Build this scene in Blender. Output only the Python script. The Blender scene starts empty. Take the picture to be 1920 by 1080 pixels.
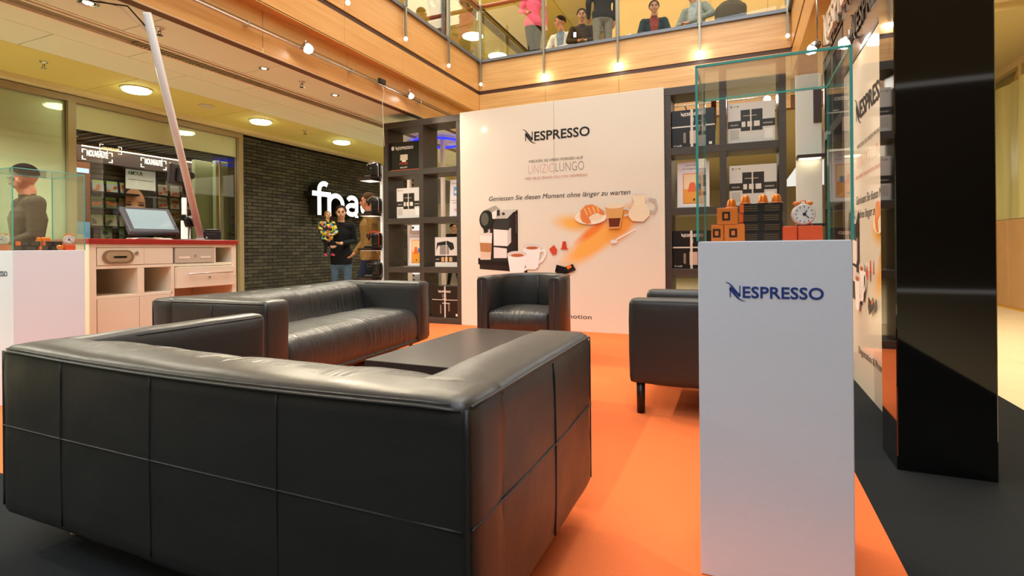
import bpy, bmesh, math, random
import numpy as np
from mathutils import Vector, Matrix, noise
random.seed(7)
PI = math.pi
sc = bpy.context.scene
COL = sc.collection
# ------------------------------------------------------------------ camera
F = 981.0; CX, CY = 960.0, 466.0
YAW = math.radians(23.4); ROLL = 0.0089
CAMZ = 1.0
cam_d = bpy.data.cameras.new('camera'); cam = bpy.data.objects.new('camera', cam_d)
COL.objects.link(cam); sc.camera = cam
cam_d.sensor_width = 36.0; cam_d.lens = F/1920*36; cam_d.shift_y = -(540-CY)/1920
cam_d.clip_start = 0.05; cam_d.clip_end = 100
cam.matrix_world = Matrix.Translation((0, 0, CAMZ)) @ Matrix.Rotation(YAW, 4, 'Z') @ Matrix.Rotation(PI/2, 4, 'X') @ Matrix.Rotation(-ROLL, 4, 'Z')
cam_d.dof.use_dof = True; cam_d.dof.focus_distance = 4.5; cam_d.dof.aperture_fstop = 5.0
# ------------------------------------------------------------------ world, lights, exposure
w = bpy.data.worlds.new('world'); sc.world = w; w.use_nodes = True
w.node_tree.nodes['Background'].inputs[0].default_value = (1.0, 0.93, 0.84, 1)
w.node_tree.nodes['Background'].inputs[1].default_value = 0.85
vs = sc.view_settings; vs.view_transform = 'Standard'; vs.look = 'None'; vs.gamma = 1; vs.use_curve_mapping = False
vs.exposure = 0.22
sc.cycles.transparent_max_bounces = 24
def area(name, loc, rot, sx, sy, power, col):
    l = bpy.data.lights.new(name, 'AREA'); l.shape = 'RECTANGLE'; l.size = sx; l.size_y = sy
    l.energy = power; l.color = col
    o = bpy.data.objects.new(name, l); o.location = loc; o.rotation_euler = rot; COL.objects.link(o); return o
def spot(name, loc, target, power, col, size=60, blend=.6, r=.03):
    l = bpy.data.lights.new(name, 'SPOT'); l.energy = power; l.color = col; l.spot_size = math.radians(size)
    l.spot_blend = blend; l.shadow_soft_size = r
    o = bpy.data.objects.new(name, l); o.location = loc
    o.rotation_euler = (Vector(target)-Vector(loc)).to_track_quat('-Z', 'Y').to_euler(); COL.objects.link(o); return o
area('atrium_skylight', (-1.6, 3.0, 9.5), (0, 0, 0), 4.5, 9, 580, (1, .90, .77))
area('daylight_entrance', (1.0, -3.5, 7.5), (math.radians(38), 0, math.radians(6)), 5, 3, 330, (.76, .87, 1))
area('upper_gallery_light', (-1.5, 10.6, 6.8), (0, 0, 0), 8, 2.5, 170, (1, .86, .6))
area('upper_gallery_light_left', (-5.8, 5.5, 6.8), (0, 0, 0), 2, 8, 220, (1, .88, .62))
area('rear_mall_light', (-2.5, 11.5, 2.85), (0, 0, 0), 8, 5, 110, (1, .87, .66))
area('right_mall_light', (2.0, 8.0, 3.9), (0, 0, 0), 1.2, 8, 420, (1, .87, .66))
for k_, (x_, y_) in enumerate([(-5.3, -2.0), (-6.6, -.8), (-5.3, .6), (-6.5, 1.6), (-5.35, 2.9), (-4.5, 4.6), (-5.3, 6.4), (-5.6, 8.4), (-4.6, 9.6)]):
    spot('walkway_fill_spot', (x_, y_, 2.86), (x_, y_, 0), 75 if y_ > 4 else 120, (1, .93, .76), 150, .5, .04)  # added spots without fixtures; floor bounce brightens the ceiling under the gallery
area('shop_interior_light', (-8.1, 4.9, 2.5), (0, 0, 0), 1.0, 2.5, 22, (1, .9, .72))
# ------------------------------------------------------------------ pixel helpers
def ray(px, py):
    a = (px-CX)/F; b = (CY-py)/F
    b2 = b-ROLL*a; a2 = a+ROLL*b
    s, c = math.sin(YAW), math.cos(YAW)
    return Vector((-s+a2*c, c+a2*s, b2))
O3 = Vector((0, 0, CAMZ))
def at_y(px, py, Y): d = ray(px, py); return O3+d*(Y/d.y)
def at_x(px, py, X): d = ray(px, py); return O3+d*(X/d.x)
def at_h(px, py, H): d = ray(px, py); return O3+d*((H-CAMZ)/d.z)
def at_z(px, py, Z): return O3+ray(px, py)*Z
# ------------------------------------------------------------------ materials
def lin(h):
    h = h.lstrip('#'); r = [int(h[i:i+2], 16)/255 for i in (0, 2, 4)]
    return tuple(((c/12.92) if c <= .04045 else ((c+.055)/1.055)**2.4) for c in r)+(1,)
MATS = {}
def nodes(m):
    nt = m.node_tree; return nt, nt.nodes, nt.links, nt.nodes['Principled BSDF']
def M(hexc, rough=.5, metal=0, emit=0, bump=0, bscale=60, var=0, spec=.5, coat=0, stretch=None, name=None):
    key = (hexc, rough, metal, emit, bump, bscale, var, spec, coat, stretch)
    if key in MATS: return MATS[key]
    m = bpy.data.materials.new(name or 'mat_'+hexc.strip('#')); m.use_nodes = True
    nt, N, L, p = nodes(m)
    p.inputs['Base Color'].default_value = lin(hexc); p.inputs['Roughness'].default_value = rough
    p.inputs['Metallic'].default_value = metal; p.inputs['Specular IOR Level'].default_value = spec
    p.inputs['Coat Weight'].default_value = coat; p.inputs['Coat Roughness'].default_value = .05
    if emit:
        p.inputs['Emission Color'].default_value = lin(hexc); p.inputs['Emission Strength'].default_value = emit
    tc = N.new('ShaderNodeTexCoord'); mp = N.new('ShaderNodeMapping'); L.new(tc.outputs['Object'], mp.inputs[0])
    if stretch: mp.inputs['Scale'].default_value = stretch
    nz = N.new('ShaderNodeTexNoise'); nz.inputs['Scale'].default_value = bscale; nz.inputs['Detail'].default_value = 4
    L.new(mp.outputs[0], nz.inputs['Vector'])
    v = var if var else .012
    hs = N.new('ShaderNodeHueSaturation'); hs.inputs['Color'].default_value = lin(hexc)
    mr = N.new('ShaderNodeMapRange'); mr.inputs['To Min'].default_value = 1-v; mr.inputs['To Max'].default_value = 1+v
    mr.inputs['From Min'].default_value = .3; mr.inputs['From Max'].default_value = .7
    L.new(nz.outputs['Fac'], mr.inputs['Value']); L.new(mr.outputs[0], hs.inputs['Value'])
    L.new(hs.outputs[0], p.inputs['Base Color'])
    if bump:
        b = N.new('ShaderNodeBump'); b.inputs['Strength'].default_value = bump; b.inputs['Distance'].default_value = .01
        L.new(nz.outputs['Fac'], b.inputs['Height']); L.new(b.outputs[0], p.inputs['Normal'])
    MATS[key] = m; return m
def glass_mat(name, tint, refl=.9, extra=0.0, rough=0.0):
    m = bpy.data.materials.new(name); m.use_nodes = True; nt, N, L, p = nodes(m); N.remove(p)
    out = N['Material Output']; tr = N.new('ShaderNodeBsdfTransparent'); tr.inputs[0].default_value = tint
    gl = N.new('ShaderNodeBsdfGlossy'); gl.inputs['Roughness'].default_value = rough
    fr = N.new('ShaderNodeFresnel'); fr.inputs[0].default_value = 1.45
    ml = N.new('ShaderNodeMath'); ml.operation = 'MULTIPLY_ADD'; ml.inputs[1].default_value = refl; ml.inputs[2].default_value = extra
    mx = N.new('ShaderNodeMixShader'); L.new(fr.outputs[0], ml.inputs[0]); L.new(ml.outputs[0], mx.inputs[0])
    L.new(tr.outputs[0], mx.inputs[1]); L.new(gl.outputs[0], mx.inputs[2]); L.new(mx.outputs[0], out.inputs[0]); return m
def leather_mat(name, wr_scale, wr_str, stretch):
    m = bpy.data.materials.new(name); m.use_nodes = True; nt, N, L, p = nodes(m)
    p.inputs['Base Color'].default_value = (.020, .0205, .0195, 1); p.inputs['Roughness'].default_value = .36
    p.inputs['Specular IOR Level'].default_value = .62
    tc = N.new('ShaderNodeTexCoord')
    mp = N.new('ShaderNodeMapping'); mp.inputs['Scale'].default_value = stretch; L.new(tc.outputs['Object'], mp.inputs[0])
    n1 = N.new('ShaderNodeTexNoise'); n1.inputs['Scale'].default_value = wr_scale; n1.inputs['Detail'].default_value = 2
    n1.inputs['Distortion'].default_value = .6
    L.new(mp.outputs[0], n1.inputs[0])
    n2 = N.new('ShaderNodeTexNoise'); n2.inputs['Scale'].default_value = 420; L.new(tc.outputs['Object'], n2.inputs[0])
    v = N.new('ShaderNodeTexVoronoi'); v.inputs['Scale'].default_value = 260; L.new(tc.outputs['Object'], v.inputs[0])
    b1 = N.new('ShaderNodeBump'); b1.inputs['Strength'].default_value = wr_str; b1.inputs['Distance'].default_value = .018
    b2 = N.new('ShaderNodeBump'); b2.inputs['Strength'].default_value = .10; b2.inputs['Distance'].default_value = .002
    L.new(n1.outputs['Fac'], b1.inputs['Height']); L.new(v.outputs['Distance'], b2.inputs['Height'])
    L.new(b1.outputs[0], b2.inputs['Normal']); L.new(b2.outputs[0], p.inputs['Normal'])
    mr = N.new('ShaderNodeMapRange'); mr.inputs['To Min'].default_value = .34; mr.inputs['To Max'].default_value = .50
    n3 = N.new('ShaderNodeTexNoise'); n3.inputs['Scale'].default_value = 9; L.new(tc.outputs['Object'], n3.inputs[0])
    L.new(n3.outputs['Fac'], mr.inputs['Value']); L.new(mr.outputs[0], p.inputs['Roughness']); return m
LEATHER = leather_mat('black_leather', 10, .10, (1, 1, 1))
LEATHER_W = leather_mat('black_leather_creased', 9, .8, (3.6, .5, .5))
SEAM = M('#2a2c2c', .45)
def wood_mat(name, c1, c2, stretch, rough=.35, scale=6):
    m = bpy.data.materials.new(name); m.use_nodes = True; nt, N, L, p = nodes(m)
    tc = N.new('ShaderNodeTexCoord'); mp = N.new('ShaderNodeMapping'); mp.inputs['Scale'].default_value = stretch
    L.new(tc.outputs['Object'], mp.inputs[0])
    nz = N.new('ShaderNodeTexNoise'); nz.inputs['Scale'].default_value = scale; nz.inputs['Detail'].default_value = 6; nz.inputs['Distortion'].default_value = .4
    L.new(mp.outputs[0], nz.inputs[0])
    cr = N.new('ShaderNodeValToRGB'); cr.color_ramp.elements[0].color = lin(c1); cr.color_ramp.elements[1].color = lin(c2)
    cr.color_ramp.elements[0].position = .3; cr.color_ramp.elements[1].position = .7
    L.new(nz.outputs['Fac'], cr.inputs[0]); L.new(cr.outputs[0], p.inputs['Base Color']); p.inputs['Roughness'].default_value = rough
    return m
WOODX = wood_mat('beech_panel_along_x', '#cd9a5c', '#e0b375', (.25, 1, 6))
WOODY = wood_mat('beech_panel_along_y', '#d39a54', '#e2ae68', (1, .25, 6))
WENGE = wood_mat('dark_wenge', '#38322c', '#4a433a', (1, 1, 14), .42, 8)
WENGEH = wood_mat('dark_wenge_table', '#26211f', '#3a3431', (14, 1, 1), .30, 10)
BLK = M('#0b0b0b', .3); DARK = M('#1c1b1a', .45); WHITE = M('#f2efe9', .4); CHROME = M('#c8c8c6', .22, 1)
GLASS = glass_mat('clear_glass', (.988, .996, .992, 1), .5); GLASSB = glass_mat('balustrade_glass', (.975, .985, .965, 1), .5)
WINGL = glass_mat('shop_window_glass', (.95, .97, .93, 1), .7, .02)
TEAL = M('#4fb0a4', .15, emit=0)
# ------------------------------------------------------------------ mesh builder
class MB:
    def __init__(s): s.v = []; s.f = []; s.m = []; s.sm = []
    def add(s, vs_, fs, mi=0, smooth=False):
        o = len(s.v); s.v += [tuple(v) for v in vs_]
        for f in fs: s.f.append([i+o for i in f]); s.m.append(mi); s.sm.append(smooth)
        return s
    def box(s, x0, x1, y0, y1, z0, z1, mi=0):
        v = [(x0, y0, z0), (x1, y0, z0), (x1, y1, z0), (x0, y1, z0), (x0, y0, z1), (x1, y0, z1), (x1, y1, z1), (x0, y1, z1)]
        return s.add(v, [(0, 3, 2, 1), (4, 5, 6, 7), (0, 1, 5, 4), (1, 2, 6, 5), (2, 3, 7, 6), (3, 0, 4, 7)], mi)
    def bbox(s, x0, x1, y0, y1, z0, z1, b=.003, mi=0):   # box with chamfered edges
        bm = bmesh.new(); bmesh.ops.create_cube(bm, size=1)
        for v in bm.verts: v.co = ((x0+x1)/2+v.co.x*(x1-x0), (y0+y1)/2+v.co.y*(y1-y0), (z0+z1)/2+v.co.z*(z1-z0))
        bmesh.ops.bevel(bm, geom=bm.edges[:], offset=b, segments=1, affect='EDGES')
        bm.verts.index_update(); s.add([v.co[:] for v in bm.verts], [[v.index for v in f.verts] for f in bm.faces], mi); bm.free(); return s
    def ring_loft(s, rings, cap=True, mi=0, smooth=True):
        n = len(rings[0]); vs_ = [p for r in rings for p in r]; fs = []
        for i in range(len(rings)-1):
            for j in range(n):
                k = (j+1) % n; fs.append((i*n+j, i*n+k, (i+1)*n+k, (i+1)*n+j))
        s.add(vs_, fs, mi, smooth)
        if cap:
            o = len(s.v)-len(vs_)
            s.f.append([o+j for j in range(n)][::-1]); s.m.append(mi); s.sm.append(False)
            s.f.append([o+(len(rings)-1)*n+j for j in range(n)]); s.m.append(mi); s.sm.append(False)
        return s
    def tube(s, pts, r, n=10, mi=0, smooth=True, cap=True):
        pts = [Vector(p) for p in pts]; rs = r if isinstance(r, (list, tuple)) else [r]*len(pts); rings = []
        for i, p in enumerate(pts):
            d = (pts[min(i+1, len(pts)-1)]-pts[max(i-1, 0)]).normalized()
            up = Vector((0, 0, 1)) if abs(d.z) < .95 else Vector((0, 1, 0))
            a = d.cross(up).normalized(); b = d.cross(a).normalized()
            rings.append([p+(a*math.cos(2*PI*k/n)+b*math.sin(2*PI*k/n))*rs[i] for k in range(n)])
        return s.ring_loft(rings, cap, mi, smooth)
    def lathe(s, prof, c=(0, 0, 0), n=20, mi=0, smooth=True, axis='z'):
        rings = []
        for r, h in prof:
            rg = []
            for k in range(n):
                a = 2*PI*k/n; x, y = r*math.cos(a), r*math.sin(a)
                if axis == 'z': q = (c[0]+x, c[1]+y, c[2]+h)
                elif axis == 'y': q = (c[0]+x, c[1]-h, c[2]+y)
                else: q = (c[0]+h, c[1]+x, c[2]+y)
                rg.append(q)
            rings.append(rg)
        return s.ring_loft(rings, True, mi, smooth)
    def ell(s, c, r, n=14, mi=0):
        rings = []
        for i in range(1, n):
            t = PI*i/n; rings.append([(c[0]+r[0]*math.sin(t)*math.cos(2*PI*k/(2*n)), c[1]+r[1]*math.sin(t)*math.sin(2*PI*k/(2*n)), c[2]-r[2]*math.cos(t)) for k in range(2*n)])
        return s.ring_loft(rings, True, mi, True)
    def poly(s, pts, y0, y1, mi=0):   # polygon in XZ extruded along y
        n = len(pts); v = [(p[0], y0, p[1]) for p in pts]+[(p[0], y1, p[1]) for p in pts]
        fs = [list(range(n)), list(range(n, 2*n))[::-1]]+[(i, i+n, (i+1) % n+n, (i+1) % n) for i in range(n)]
        return s.add(v, fs, mi)
    def xf(s, mat):
        s.v = [tuple(mat @ Vector(v)) for v in s.v]; return s
    def build(s, name, mats, parent=None, loc=None, fix=True, **props):
        me = bpy.data.meshes.new(name); me.from_pydata(s.v, [], s.f)
        for m in (mats if isinstance(mats, (list, tuple)) else [mats]): me.materials.append(m)
        me.polygons.foreach_set('material_index', s.m); me.polygons.foreach_set('use_smooth', s.sm)
        if fix:
            bm = bmesh.new(); bm.from_mesh(me); bmesh.ops.recalc_face_normals(bm, faces=bm.faces); bm.to_mesh(me); bm.free()
        me.update(); return link(name, me, parent, loc, **props)
def link(name, me, parent=None, loc=None, **props):
    o = bpy.data.objects.new(name, me); COL.objects.link(o)
    if parent: o.parent = parent
    if loc: o.location = loc
    for k, v in props.items(): o[k] = v
    return o
def thing(name, label, cat, loc=(0, 0, 0), rz=0, group=None):
    o = bpy.data.objects.new(name, None); o.empty_display_size = .1; COL.objects.link(o); o.location = loc; o.rotation_euler = (0, 0, rz)
    o['label'] = label; o['category'] = cat
    if group: o['group'] = group
    return o
def tag(o, label, cat, group=None):
    o['label'] = label; o['category'] = cat
    if group: o['group'] = group
    return o
def struct(o): o['kind'] = 'structure'; return o
def dup(root, loc, rz=None, label=None):
    r = root.copy(); COL.objects.link(r); r.location = loc
    if rz is not None: r.rotation_euler = (0, 0, rz)
    if label: r['label'] = label
    for ch in list(root.children):
        c = ch.copy(); COL.objects.link(c); c.parent = r
        for g in list(ch.children):
            d = g.copy(); COL.objects.link(d); d.parent = c
    return r
def B(x0, x1, y0, y1, z0, z1, name, mat, parent=None, b=0, **k):
    mb = MB(); mb.bbox(x0, x1, y0, y1, z0, z1, b) if b else mb.box(x0, x1, y0, y1, z0, z1)
    return mb.build(name, mat, parent, fix=False, **k)
def softbox(x0, x1, y0, y1, z0, z1, r, res=.05, bulge=0., nz=0., seed=0, shape=None):
    mb = MB(); lo = Vector((x0, y0, z0)); hi = Vector((x1, y1, z1)); ctr = (lo+hi)/2; hs = (hi-lo)/2
    n = [max(4, int((hi[i]-lo[i])/res)) for i in range(3)]; cache = {}
    def grid(i, k):   # denser near edges
        t = k/n[i]; return lo[i]+(hi[i]-lo[i])*(.5-.5*math.cos(PI*t)) if n[i] < 7 else lo[i]+(hi[i]-lo[i])*(t*.6+.4*(.5-.5*math.cos(PI*t)))
    def vid(a, b, c):
        if (a, b, c) in cache: return cache[(a, b, c)]
        p = Vector((grid(0, a), grid(1, b), grid(2, c)))
        inn = Vector([min(max(p[i], lo[i]+r), hi[i]-r) for i in range(3)]); d = p-inn
        nn = d.normalized() if d.length > 1e-9 else Vector((0, 0, 1)); q = inn+nn*r
        u = [(p[i]-ctr[i])/hs[i] for i in range(3)]
        ax = max(range(3), key=lambda i: abs(nn[i])); o = [i for i in range(3) if i != ax]
        q = q+nn*(bulge*max(0, (1-u[o[0]]**2))*max(0, (1-u[o[1]]**2)))
        if nz: q = q+nn*nz*noise.noise(q*6+Vector((seed, seed*2, 0)))
        if shape: q = shape(q)
        mb.v.append(tuple(q)); cache[(a, b, c)] = len(mb.v)-1; return len(mb.v)-1
    def face(fn, na, nb):
        for i in range(na):
            for j in range(nb):
                mb.f.append([fn(i, j), fn(i+1, j), fn(i+1, j+1), fn(i, j+1)]); mb.m.append(0); mb.sm.append(True)
    X, Y, Z = n
    face(lambda i, j: vid(i, j, 0), X, Y); face(lambda i, j: vid(i, j, Z), X, Y)
    face(lambda i, j: vid(i, 0, j), X, Z); face(lambda i, j: vid(i, Y, j), X, Z)
    face(lambda i, j: vid(0, i, j), Y, Z); face(lambda i, j: vid(X, i, j), Y, Z)
    return mb
def text_mb(txt, size, ext=.0005, off=0., align='CENTER', shear=0., spacing=1.0, width=None):
    cu = bpy.data.curves.new('t', 'FONT'); cu.body = txt; cu.size = size; cu.extrude = ext; cu.offset = off
    cu.align_x = align; cu.shear = shear; cu.space_character = spacing; cu.resolution_u = 3
    ob = bpy.data.objects.new('t', cu); me = ob.to_mesh()
    vs_ = [v.co.copy() for v in me.vertices]; fs = [list(p.vertices) for p in me.polygons]
    ob.to_mesh_clear(); bpy.data.objects.remove(ob); bpy.data.curves.remove(cu)
    mb = MB()
    if vs_ and width:
        xs = [v.x for v in vs_]; k = width/(max(xs)-min(xs)); c = (max(xs)+min(xs))/2 if align == 'CENTER' else min(xs)
        for v in vs_: v.x = (v.x-c)*k
    mb.add([(v.x, -v.z, v.y) for v in vs_], fs); return mb     # stands in XZ, faces -y
def logo_mb(height, depth=.0006):
    """the coffee wordmark: N with two swashes, then ESPRESSO; unit cap height, scaled; faces -y, starts at x=0; returns mb and width"""
    mb = MB()
    def ribbon(ctrl, ws):
        L_, R_ = [], []; n = 14
        for i in range(n+1):
            t = i/n; p = [((1-t)**3)*ctrl[0][k]+3*t*(1-t)**2*ctrl[1][k]+3*t*t*(1-t)*ctrl[2][k]+t**3*ctrl[3][k] for k in (0, 1)]
            q = [3*(1-t)**2*(ctrl[1][k]-ctrl[0][k])+6*t*(1-t)*(ctrl[2][k]-ctrl[1][k])+3*t*t*(ctrl[3][k]-ctrl[2][k]) for k in (0, 1)]
            l = math.hypot(*q) or 1; nx, ny = -q[1]/l, q[0]/l
            w_ = ws[0]+(ws[1]-ws[0])*t; w_ *= .5
            L_.append((p[0]+nx*w_, p[1]+ny*w_)); R_.append((p[0]-nx*w_, p[1]-ny*w_))
        for i in range(n): mb.poly([L_[i], L_[i+1], R_[i+1], R_[i]], -depth, depth)
    ribbon([(-.34, 1.33), (.15, 1.28), (.25, .75), (.82, .12)], (.02, .22))
    ribbon([(.05, .80), (.50, .20), (.68, -.28), (1.22, -.28)], (.26, .02))
    mb.poly([(.0, .02), (.09, .02), (.09, .95), (.0, .95)], -depth, depth)
    mb.poly([(.78, .1), (.87, .1), (.87, 1.02), (.78, 1.02)], -depth, depth)
    t = text_mb('ESPRESSO', 1.37, depth, .025, 'LEFT', width=6.15)
    mn = min(v[0] for v in t.v); t.v = [(v[0]-mn+1.05, v[1], v[2]) for v in t.v]
    mb.add(t.v, t.f)
    mb.v = [(v[0]*height, v[1], v[2]*height) for v in mb.v]; return mb, 7.2*height
def place(mb, x, z, y=0, rx=0, rz=0):
    mb.v = [(v[0]+x, v[1]+y, v[2]+z) for v in mb.v]; return mb
def ellipse(cx, cz, rx, rz, n=24, a0=0, a1=2*PI): return [(cx+rx*math.cos(a0+(a1-a0)*i/n), cz+rz*math.sin(a0+(a1-a0)*i/n)) for i in range(n if a1-a0 > 6.2 else n+1)]
# =================================================================== SETTING
XL = -7.2; HC = 2.90; XF = -4.12; XU = -4.0; YB = 7.91; YBL = 8.03; HS = 3.28
tile_c = M('#e6d6b4', .35, bump=.05, bscale=3); tile_g = M('#b5a687', .6)
fl = struct(B(-12, 8, -8, 20, -.10, -.012, 'floor', tile_g)); 
for n, (x0, x1, y0, y1, t) in enumerate([(1.56, 3.87, 1.6, 14, .6), (-7.2, -5.2, 0, 14, .6), (-5.2, 1.56, 8.0, 17, .6)]):
    tm = MB().bbox(-t/2+.002, t/2-.002, -t/2+.002, t/2-.002, -.012, 0, .002).build('floor_tile', tile_c, fl, fix=False); me = tm.data
    bpy.data.objects.remove(tm); y = y0
    while y < y1:
        x = x0+t/2
        while x < x1-.01+t/2:
            link('floor_tile', me, fl, (x, y+t/2, 0)); x += t
        y += t
carpet_o = M('#e97844', .95, bump=.35, bscale=420, var=.07, spec=.1)
carpet_d = M('#26292b', .95, bump=.5, bscale=350, var=.14, spec=.1)
tag(B(-5.2, .46, 1.25, 6.03, 0.0, .006, 'carpet', carpet_o), 'bright orange carpet under the sofas and low table', 'carpet')
dk = MB(); dk.box(-5.2, 1.56, -6, 1.248, 0, .006); dk.box(.462, 1.56, 1.248, 4.91, 0, .006); dk.box(.462, .775, 4.91, 6.03, 0, .006)
tag(dk.build('carpet', carpet_d, None), 'charcoal carpet bordering the orange carpet in front and on the right', 'carpet')
# scuffs on the dark carpet : part of its material are too fine; left to colour variation
# --- left ceiling with tiles, recessed grille
cl = struct(B(-12, XF-.12, -6, 20, HC+.02, HC+.9, 'ceiling', M('#8d8468', .8)))
struct(B(XF-.12, 1.3, YBL+.15, 20, HC+.02, HC+.9, 'ceiling', M('#b0a075', .8)))
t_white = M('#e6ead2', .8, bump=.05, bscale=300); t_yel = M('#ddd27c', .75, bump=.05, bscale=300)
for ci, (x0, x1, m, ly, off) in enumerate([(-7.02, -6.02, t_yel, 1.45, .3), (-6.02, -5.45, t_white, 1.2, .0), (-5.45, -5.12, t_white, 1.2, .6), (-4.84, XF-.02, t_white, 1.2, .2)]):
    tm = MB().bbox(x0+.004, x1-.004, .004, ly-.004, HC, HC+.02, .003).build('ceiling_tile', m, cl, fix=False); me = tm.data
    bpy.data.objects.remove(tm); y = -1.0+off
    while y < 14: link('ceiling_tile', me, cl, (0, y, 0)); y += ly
B(-5.12, -5.08, 1, 14, HC-.006, HC+.02, 'ceiling_strip', M('#efe4c8', .6), cl); B(-4.93, -4.90, 1, 14, HC-.006, HC+.02, 'ceiling_strip', M('#efe4c8', .6), cl)
B(-4.87, -4.84, 1, 14, HC-.004, HC+.02, 'ceiling_strip', M('#efe4c8', .6), cl)
B(XF-.022, XF-.001, -5, YBL, HC-.022, HC+.02, 'edge_strip', M('#efe9d2', .6), cl); B(-4.90, -4.87, 3.0, 14, HC+.005, HC+.02, 'ceiling_slot', BLK, cl)
g = MB(); y = 3.02
while y < 12: g.box(-5.08, -4.93, y, y+.012, HC-.002, HC+.016); y += .036
vent = g.build('grille_fin', M('#a49372', .5), cl, fix=False, kind='stuff')
struct(B(XL, -7.02, -2, 14, HC-.05, HC+.02, 'trim_1', M('#dccf9d', .7)))
def disk_light(x, y, h, r, label):
    t = thing('ceiling_light', label, 'ceiling light', (x, y, h), 0, 'round ceiling lights')
    MB().lathe([(r*.9, .0), (r*.9, -.03), (r*.8, -.04)], n=28).build('diffuser', M('#f4ffc8', .4, emit=16), t)
    MB().lathe([(r*1.0, 0.003), (r*1.04, -.008), (r*.98, -.016), (r*.92, -.01)], n=28).build('rim', M('#dfe0c8', .3), t)
    for k in range(3):
        a = k*2.09+.4; MB().box(r*.86, r*1.0, -.008, .008, -.036, -.01).xf(Matrix.Rotation(a, 4, 'Z')).build('clip', CHROME, t)
    return t
for (px, py, lb) in [(256, 166, 'big round greenish ceiling light nearest, left of the leaning pole'), (489, 226, 'round greenish ceiling light above the pane beside the brick wall'), (641, 265, 'round greenish ceiling light above the illuminated wall sign')]:
    p = at_h(px, py, HC); disk_light(p.x, p.y, HC, .155, lb)
def downlight(px, py, h, lb, r=.05):
    p = at_h(px, py, h); t = thing('downlight', lb, 'downlight', (p.x, p.y, h))
    MB().lathe([(r, .002), (r, -.006), (r*.8, -.008), (r*.75, .0)], n=20).build('trim_ring', CHROME, t)
    MB().lathe([(r*.5, -.003), (r*.45, -.006)], n=14).build('lamp', M('#fff2d0', .3, emit=8), t)
downlight(165, 5, HC, 'small chrome recessed downlight at the upper left by the ceiling grille', .07)
downlight(495, 128, HC, 'small chrome recessed downlight between grille and wood fascia')
downlight(628, 178, HC, 'small chrome recessed downlight just before the tall black shelf')
def sprinkler(px, py, h, lb):
    p = at_h(px, py, h); t = thing('sprinkler', lb, 'sprinkler', (p.x, p.y, h))
    MB().lathe([(.035, .0), (.03, -.008), (.012, -.012), (.012, -.03)], n=14).build('escutcheon', CHROME, t)
    mb = MB(); mb.tube([(-.018, 0, -.03), (-.02, 0, -.045), (0, 0, -.062)], .003, 6); mb.tube([(.018, 0, -.03), (.02, 0, -.045), (0, 0, -.062)], .003, 6); mb.box(-.02, .02, -.004, .004, -.034, -.028)
    mb.build('frame', M('#8c8474', .3, .8), t); MB().lathe([(.026, -.062), (.026, -.065)], n=12).build('deflector', CHROME, t)
sprinkler(299, 52, HC, 'chrome fire sprinkler right of the top of the leaning pole')
sprinkler(82, 116, HC, 'dark little sprinkler on the yellow ceiling at far left')
sprinkler(566, 153, HC, 'chrome fire sprinkler between the two nearest small downlights')
sprinkler(572, 244, HC, 'tiny sprinkler between the two farther round ceiling lights')
p = at_h(387, 198, HC)
tag(MB().lathe([(.09, .0), (.09, -.008), (.08, -.012)], (p.x, p.y, HC), 24).build('speaker_grille', M('#cfc9b0', .6)), 'flat pale round ceiling speaker between two round lights', 'speaker')
struct(B(-12, 8, -9.1, -9, 0, 4.6, 'unseen_wall_front', M('#5c4c3a', .8))); struct(B(7.9, 8, -9, 2, 0, 4.6, 'unseen_wall_right', M('#6a5844', .8))); struct(B(-12, -11.9, -9, 2, 0, 2.9, 'unseen_wall_left', M('#6a5844', .8)))  # out-of-view walls added to darken reflections in the black column
# --- left shop wall: frame, panes, bricks
y139 = at_x(139, 300, XL).y; y124 = at_x(124, 300, XL).y; y443 = at_x(444, 300, XL).y; y452 = at_x(452, 300, XL).y
wl = struct(B(XL-.3, XL-.05, y452, 10.6, 0, HC, 'wall_left', M('#1b1a14', .9)))
brickm = [M('#37352a', .75, bump=.25, bscale=80, var=.15), M('#2e2c23', .8, bump=.25, bscale=80, var=.15), M('#423f31', .75, bump=.25, bscale=80, var=.15)]
bmes = []
for k, bm_ in enumerate(brickm):
    o = MB().bbox(-.05, 0, .004, .196, .004, .053, .003).build('brick', bm_, wl, fix=False); bmes.append(o.data); bpy.data.objects.remove(o)
cand = []
for r in range(50):
    z = r*.0575
    if z+.055 > HC-.06: break
    y = y452+(-.1 if r % 2 else 0)
    while y < 10.5:
        cand.append((y, z)); y += .2
vis = sorted([c for c in cand if c[1] > .95 and c[0] > y452-.01], key=lambda c: c[0])[:300]; vs_set = set(vis)
rest = MB()
for (y, z) in cand:
    if (y, z) in vs_set: link('brick', random.choice(bmes), wl, (XL+random.uniform(-.003, .003), y, z))
    else: rest.box(XL-.05, XL+random.uniform(-.003, .003), max(y, y452)+.004, y+.196, z+.004, z+.053, random.randrange(3))
rest.build('brick', brickm, wl, fix=False, kind='stuff')
frm = M('#9a8a68', .4)
HW = HC-.06
struct(B(XL-.04, XL+.05, -1, y452, HW-.07, HW, 'trim_2', frm))
struct(B(XL-.05, XL+.05, y124, y139, 0, HW-.07, 'trim_3', frm)); struct(B(XL-.05, XL+.05, y443, y452, 0, HW-.07, 'trim_4', frm))
wb = struct(B(XL-.04, XL-.02, -1, y124, 0, HW-.07, 'window_1', M('#e0efd4', .25)))
B(XL-.015, XL-.005, -1, y124, .0, HW-.07, 'pane', WINGL, wb)
wc = struct(B(XL-.04, XL-.02, y139, y443, 2.47, HW-.07, 'window_2', M('#efead0', .3)))
B(XL-.015, XL-.005, y139, y443, .02, HW-.07, 'pane', WINGL, wc)
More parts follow.
